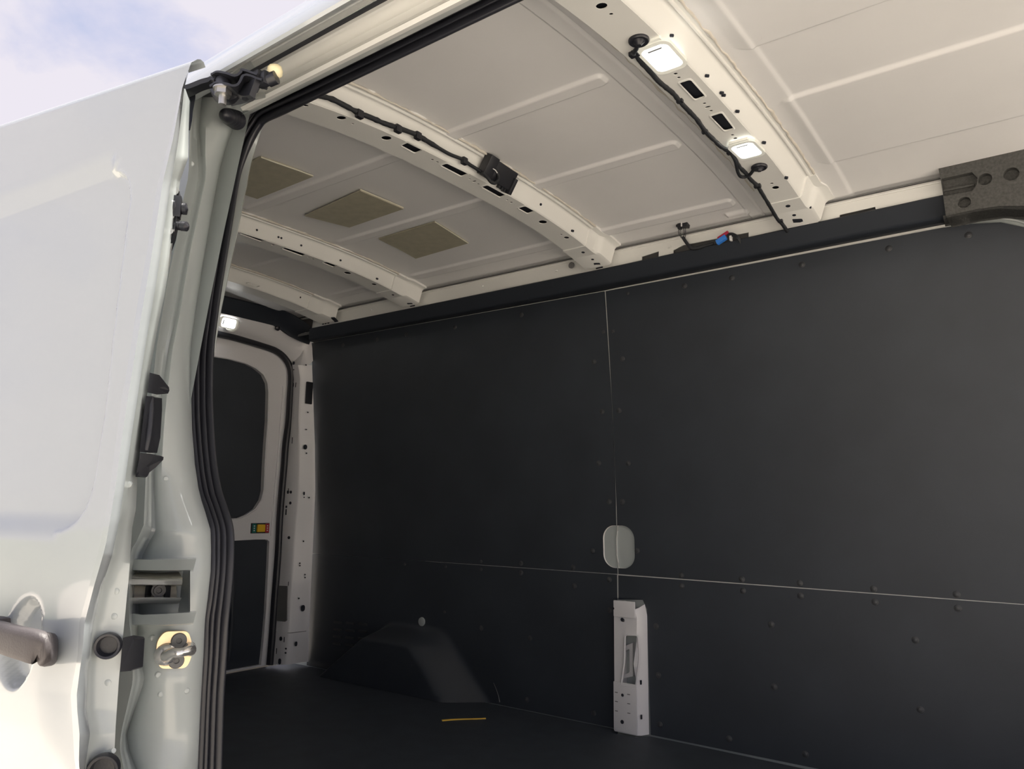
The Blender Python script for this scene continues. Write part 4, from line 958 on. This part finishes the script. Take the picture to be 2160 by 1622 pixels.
# bright middle track end
t = thing('door_track_end', 'bright steel end of the middle door track in its pillar pocket', 'track', None, PF(330, 1240, lambda x, z: .50))
def strip3(pt, pb, y0, m, nm, y1=None):
    y1 = y0 if y1 is None else y1
    bm = bmesh.new(); rows = []
    for a, b in zip(pt, pb):
        k = (a[0]-262)/120*.042; A = PF(*a, lambda x, z: y0-.012+k+T(z)); B = PF(*b, lambda x, z: y1-.012+k+T(z)); rows.append([A+Vector((-.014, .003, 0)), A, A.lerp(B, .15)+Vector((.0015, -.001, 0)), A.lerp(B, .5)+Vector((.002, -.001, 0)), A.lerp(B, .85)+Vector((.0015, -.001, 0)), B, B+Vector((-.014, .003, 0))])
    grid(bm, rows); return put(obj(nm, bm, M[m], None, 45), t)
strip3([(262, 1208), (330, 1209), (378, 1207)], [(262, 1219), (330, 1221), (385, 1219)], .520, 'satin', 'track_lip', .500)
strip3([(262, 1221), (330, 1221), (385, 1219)], [(262, 1234), (330, 1235), (384, 1235)], .498, 'chrome', 'track_lip')
strip3([(262, 1236), (330, 1236), (372, 1236)], [(262, 1262), (330, 1260), (373, 1258)], .516, 'satin', 'track_web')
strip3([(262, 1261), (330, 1260), (383, 1261)], [(262, 1275), (330, 1274), (376, 1274)], .500, 'chrome', 'track_lip', .508)
bm = bmesh.new(); p = PF(334, 1245, lambda x, z: .520); lathe(bm, [(.0085, 0), (.0085, .0015), (.0062, .0015), (.006, .004), (.0035, .004), (.003, .0025), (0, .0025)], p, (1, -.3, 0), 20); put(obj('rivet_head', bm, M['plastic'], None, 30), t)
for x_ in (313, 353):
    bm = bmesh.new(); p = PF(x_, 1246, lambda x, z: .504+(x_-262)/120*.042-.003); box(bm, p, (.004, .007, .022), None, .001); put(obj('track_notch', bm, M['plastic'], None), t)

# striker
t = thing('door_striker', 'zinc striker plate with polished steel loop on the door pillar', 'striker', None, PF(367, 1370, lambda x, z: .555))
c = sheetP(367, 1370)+Vector((.003, 0, 0)); e2 = Vector((0, 0, 1))
e1 = sheetP(392, 1370)-sheetP(345, 1370); e1.z = 0; e1.normalize(); nn = e1.cross(e2).normalized(); nn = nn if nn.x > 0 else -nn
def SP(px_, py_):   # meet the tilted plate plane through c
    r_ = Vector(ray(px_, py_)); o_ = Vector((0, 0, CAMZ)); return o_+r_*((c-o_).dot(nn)/r_.dot(nn))
def S2(px_, py_): d__ = SP(px_, py_)-c; return (d__.dot(e1), d__.dot(e2))
ol_ = rounded([S2(*q) for q in ((346, 1331), (396, 1330), (404, 1355), (403, 1385), (392, 1408), (336, 1409), (328, 1375), (331, 1350))], .006)
bm = bmesh.new(); plate(bm, ol_, [], lambda u, v, d: c+e1*u+e2*v+nn*(.005-d), .008); put(obj('striker_plate', bm, M['zinc'], None, 30), t)
for q in ((376, 1350), (370.5, 1392)):
    a, b = S2(*q); o_ = c+e1*a+e2*b
    bm = bmesh.new(); lathe(bm, [(.0095, .004), (.0095, .006), (.0085, .0075), (.0035, .0075), (.003, .0055), (0, .0055)], o_, nn, 22); put(obj('torx_screw', bm, M['greycav'], None, 30), t)
a, b = S2(350, 1379); f0 = c+e1*a+e2*b; a, b = S2(397, 1368); f1 = c+e1*a+e2*b
bm = bmesh.new(); pth = smooth_path([f0+nn*.002, f0+nn*.014, f0+nn*.024+(f1-f0)*.15+e2*.004, (f0+f1)/2+nn*.028+e2*.003, f1+nn*.024-(f1-f0)*.15+e2*.002, f1+nn*.014, f1+nn*.002], 6)
rr = [.0095-.0040*math.sin(math.pi*i/(len(pth)-1)) for i in range(len(pth))]; tube(bm, pth, rr, 14); put(obj('striker_loop', bm, M['chrome'], None, 70), t)
bm = bmesh.new(); lathe(bm, [(.0145, .004), (.0125, .008), (.0095, .012)], f0, nn, 20); put(obj('loop_base', bm, M['chrome'], None, 60), t)

# ================================================================== the sliding door, open at the left
TH_ = math.tan(math.radians(5.5))
DY = lambda x, z: .36+T(z)+TH_*(x+.75)
sd_ = thing('sliding_door', 'white sliding side door slid open, seen along its outer skin', 'door', None, (-.95, .36, 1.2))
E0 = [(132, 403), (180, 383), (293, 358), (383, 333), (540, 308), (640, 290), (747, 273), (840, 257), (923, 245), (1040, 230), (1147, 212), (1240, 187), (1314, 167), (1380, 164), (1464, 149), (1548, 154), (1601, 157), (1700, 170)]
E1 = [(132, 404), (187, 388), (213, 386), (300, 376), (400, 358), (547, 337), (607, 328), (680, 315), (773, 300), (840, 290), (923, 277), (1020, 263), (1100, 251), (1170, 237), (1240, 214), (1314, 197), (1414, 185), (1498, 182), (1548, 190), (1615, 180), (1700, 185)]
E2 = [(187, 391), (213, 400), (267, 398), (333, 397), (380, 380), (450, 372), (547, 360), (623, 347), (690, 333), (793, 315), (923, 299), (1000, 290), (1073, 287), (1113, 279), (1214, 272), (1297, 264), (1347, 259), (1431, 251), (1531, 244), (1615, 240), (1700, 240)]
# outer skin: rows down in the picture, columns rearward from the front edge
def bulge(x, z, u):
    # press lines: recess of the window field, belt crease, sill sweep
    d = 0.
    xw = PW[0]; 
    inw = sstep(0, .009, (x_rec(z)-x))*sstep(0, .007, (1.899+.02*((xw-x)/.4)-z))*sstep(0, .03, z-1.472)
    d += .009*float(inw)
    d += .010*float(sstep(1.46, 1.40, z)) if False else 0.
    d -= .007*math.exp(-((z-1.335)/.05)**2)*float(sstep(0, .05, u))
    d += .012*float(1-sstep(1.20, 1.30, z))*float(sstep(0, .05, u))
    rr_ = math.hypot((x-HC.x)/.034, (z-HC.z)/.046); d += .015*float(1-sstep(.72, 1.0, rr_))
    return d
HC = P(42, 1356, 1, .345)
PW = (P(228, 365, 1, .36).x,)
def x_rec(z):   # front end of the recessed field, rounded corners
    base = lerp([(1.40, -.80), (1.49, -.795), (1.6, -.80), (1.87, -.845)], z)
    base = {0: 0}.get(1, base)
    r = .05; top = 1.896; bot = 1.482
    k = 0.
    if z > top-r: k = r-math.sqrt(max(0, r*r-(z-(top-r))**2))
    if z < bot+r: k = r-math.sqrt(max(0, r*r-((bot+r)-z)**2))
    return base-k
bm = bmesh.new(); rows = []
topz = [(-.7, 2.0), (-1.4, 2.0)]
rowz = []
pyl = [132, 140, 150, 165, 187, 213, 240, 267, 293, 320]+list(range(326, 1700, 5))
fr_pts = []
for py_ in pyl:
    A = PF(lerp(E0, py_), py_, DY); fr_pts.append(A)
ztop = fr_pts[0].z
usamp = [0, .003]+[.007+.004*k for k in range(90)]+[.38, .41, .45, .5, .6, .8, 1.0, 1.3]
for A in fr_pts:
    row = []
    for u in usamp:
        x = A.x-u; z = A.z+.10*u*max(0., min(1., (A.z-1.90)/(ztop-1.90))); zz = z
        y = DY(x, zz)+bulge(x, zz, u)
        row.append((x, y, zz))
    rows.append(row)
# roof turn of the door top
A = fr_pts[0]; cap = []
for k, (dy, dz) in enumerate(((.018, .003), (.014, .007), (.009, .007), (.004, .004))):
    cap.append([(A.x-u*1.0+.002*k, DY(A.x-u, A.z+.10*u)+dy, A.z+.10*u+dz) for u in usamp])
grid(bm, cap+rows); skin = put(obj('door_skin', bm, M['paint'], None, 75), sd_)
# hem flange and inner face
bm = bmesh.new(); rows = []
for py_ in pyl:
    a = PF(lerp(E0, py_), py_, DY); e1_ = lerp(E1, max(py_, 133))
    c = PF(e1_, py_, lambda x, z: DY(x, z)+.012); d = PF(e1_, py_, lambda x, z: DY(x, z)+.019)
    m1 = PF(lerp(E0, py_)*.62+e1_*.38, py_, lambda x, z: DY(x, z)-.0015); m2 = PF(lerp(E0, py_)*.3+e1_*.7, py_, lambda x, z: DY(x, z)+.0055)
    rows.append([a, m1, m2, c, d])
grid(bm, rows); put(obj('door_hem', bm, M['paint'], None, 75), sd_)
bm = bmesh.new(); rows = []
for py_ in pyl:
    if py_ < 187: continue
    e1_ = lerp(E1, py_); e2_ = max(lerp(E2, py_), e1_+1.5)
    rows.append([PF(e1_, py_, lambda x, z: DY(x, z)+.019), PF(e1_+(e2_-e1_)*.12, py_, lambda x, z: DY(x, z)+.027), PF(e1_+(e2_-e1_)*.55, py_, lambda x, z: DY(x, z)+.040), PF(e2_, py_, lambda x, z: DY(x, z)+.050), PF(e2_, py_, lambda x, z: DY(x, z)+.056)+Vector((-.03, 0, 0))])
grid(bm, rows)
iface = put(obj('door_inner', bm, M['jamb'], None, 75), sd_)
IN = lambda o: (lambda x, z: DY(x, z)+o)
bm = bmesh.new(); grid(bm, [[(x, DY(x, z)+.052, z) for x in (-.80-.12*max(0, z-1.4), -1.3, -2.1)] for z in np.linspace(.95, 2.0, 10)]); put(obj('door_back', bm, M['jamb'], None, 50), sd_)
# latch carrier
bm = bmesh.new(); qs = [(364, 397), (372, 397), (377, 408), (377, 430), (371, 470), (365, 500), (357, 522), (349, 526), (343, 522), (351, 480), (359, 430)]
po = [PF(*q, IN(.046)) for q in qs]; vs = [bm.verts.new(p) for p in po]; v2 = [bm.verts.new(p+Vector((-.008, .008, 0))) for p in po]
bm.faces.new(vs); bm.faces.new(list(reversed(v2)))
for i in range(len(vs)): j = (i+1) % len(vs); bm.faces.new((vs[i], vs[j], v2[j], v2[i]))
put(obj('contact_plate', bm, M['plastic'], None, 40), sd_)['label'] = 'black contact plate on the door edge'
for (a, b, r1, r2) in (((370, 440), (394, 441), .0095, .006), ((362, 475), (395, 478), .0055, .0050)):
    A = PF(*a, IN(.048)); B = PF(*b, IN(.056)); d_ = B-A; l_ = d_.length
    bm = bmesh.new(); lathe(bm, [(r1*1.2, 0), (r1*1.2, l_*.15), (r1, l_*.2), (r2*1.05, l_*.55), (r2*.8, l_*.6), (r2*1.15, l_*.66), (r2*1.15, l_*.95), (r2*.6, l_*1.0), (r2*.2, l_*1.1)], A, d_, 14); put(obj('contact_pin', bm, M['rubber'], None, 40), sd_)
bm = bmesh.new()
for q, r_ in (((369, 405), .0055), ((351, 508), .0055), ((362, 459), .004), ((357, 488), .0045), ((360, 490), .004)): lathe(bm, [(r_, 0), (r_, .004), (r_*.4, .004), (r_*.3, .002), (0, .002)], PF(*q, IN(.045)), (.7, -.7, 0), 12)
put(obj('plate_screw', bm, M['steel'], None, 30), sd_)
bm = bmesh.new(); p = PF(371, 438, IN(.047)); box(bm, p, (.014, .012, .026), Matrix.Rotation(-.6, 3, 'Z'), .002); put(obj('pin_base', bm, M['plastic'], None), sd_)
# black wedges and bar
def wedge(qs, nm, o0=.040, o1=.058):
    bm = bmesh.new(); A = [PF(*q, IN(o0+(o1-o0)*f)) for q, f in qs]; n_ = Vector((-.006, .014, 0))
    vs = [bm.verts.new(p) for p in A]; v2 = [bm.verts.new(p+n_) for p in A]; bm.faces.new(vs); bm.faces.new(list(reversed(v2)))
    for i in range(len(vs)): j = (i+1) % len(vs); bm.faces.new((vs[i], vs[j], v2[j], v2[i]))
    return put(obj(nm, bm, M['plastic'], None, 20), sd_)
wedge([((316, 786), 0), ((337, 812), 1), ((338, 819), 1), ((335, 826), 1), ((311, 828), 0)], 'guide_wedge')
wedge([((296, 955), 0), ((318, 959), 1), ((325, 962), 1), ((324, 968), 1), ((308, 984), .6), ((294, 995), .1), ((290, 1003), 0), ((286, 1006), 0)], 'guide_wedge')
wedge([((308, 835), 0), ((322, 836), .8), ((322, 860), .8), ((318, 920), .8), ((311, 953), .8), ((294, 953), 0)], 'guide_bar')
bm = bmesh.new(); tube(bm, smooth_path([PF(*q, IN(.050)) for q in ((318, 838), (318, 870), (314, 915), (307, 950))], 5), .0035, 8); put(obj('guide_bar_edge', bm, M['rubber'], None, 60), sd_)
# black block low on the edge
wedge([((259, 1345), 0), ((281, 1348), 1), ((283, 1352), 1), ((279, 1412), 1), ((276, 1415), 1), ((253, 1417), 0)], 'rubber_block', .046, .060)
# round rubber sockets
for q, rpx in (((229, 1361), 20), ((219, 1622), 23)):
    p = PF(*q, IN(.036)); r_ = rpx*math.dist(p, (0, 0, CAMZ))/FOC*1.12
    nn_ = Vector((.80, -.60, .0)).normalized()
    bm = bmesh.new(); lathe(bm, [(r_*1.0, -.004), (r_*1.02, .003), (r_*.95, .006), (r_*.78, .0055), (r_*.68, .001), (r_*.62, -.012), (0, -.014)], p+nn_*.002, nn_, 28)
    s_ = put(obj('rubber_socket', bm, M['rubber'], None, 50), sd_)
bm = bmesh.new()
for q in ((244, 1247), (240, 1300), (227, 1440), (271, 1022)):
    e1_, e2_ = lerp(E1, q[1]), lerp(E2, q[1]); f = (q[0]-e1_)/(e2_-e1_); of = float(np.interp(f, [0, .12, .55, 1], [.019, .027, .040, .050])); p = PF(*q, IN(of)); lathe(bm, [(.0036, -.003), (.0032, .0003), (.0022, .0007), (0, .0008)], p, (.75, -.66, 0), 12)
put(obj('weld_dimple', bm, M['jamb'], None, 60), sd_)
bm = bmesh.new(); tube(bm, smooth_path([PF(*q, IN(.042)) for q in ((187, 1612), (203, 1597), (225, 1588), (240, 1583))], 4), .0025, 8); put(obj('edge_bead', bm, M['jamb'], None, 60), sd_)
# handle and its finger dish
hpth = [PF(x_, y_, lambda x, z, o=o: DY(x, z)-o) for x_, y_, o in ((-110, 1332, .018), (-60, 1333, .030), (-10, 1340, .034), (30, 1352, .034), (60, 1360, .032), (85, 1367, .028), (100, 1370, .018), (104, 1371, .004))]
hps = smooth_path(hpth, 6); ps2, T2 = frames(hps); bm = bmesh.new(); rows = []; nh = len(ps2)
for i, (p, t_) in enumerate(zip(ps2, T2)):
    f = i/(nh-1); k = 1.0 if f < .9 else math.sqrt(max(.02, 1-((f-.9)/.1)**2*.6)); hgt = (.0125+.0025*min(1, f*1.6))*k; dep = .008*k
    u = Vector((0, -1, 0)); u = (u-t_*u.dot(t_)).normalized(); v = t_.cross(u)
    rows.append([p+u*dep*math.copysign(abs(math.cos(a_))**.6, math.cos(a_))+v*hgt*math.copysign(abs(math.sin(a_))**.6, math.sin(a_)) for a_ in np.linspace(0, 2*math.pi, 19)[:-1]])
vv2 = grid(bm, rows, True); bm.faces.new(vv2[0]); bm.faces.new(vv2[-1]); h_ = put(obj('door_handle', bm, M['grip'], None, 50), sd_); h_['label'] = 'grey-brown plastic pull handle'
bm = bmesh.new(); box(bm, PF(0, 1322, lambda x, z: DY(x, z)-.010), (.024, .012, .020), None, .005); put(obj('handle_pivot', bm, M['grip'], None, 40), sd_)
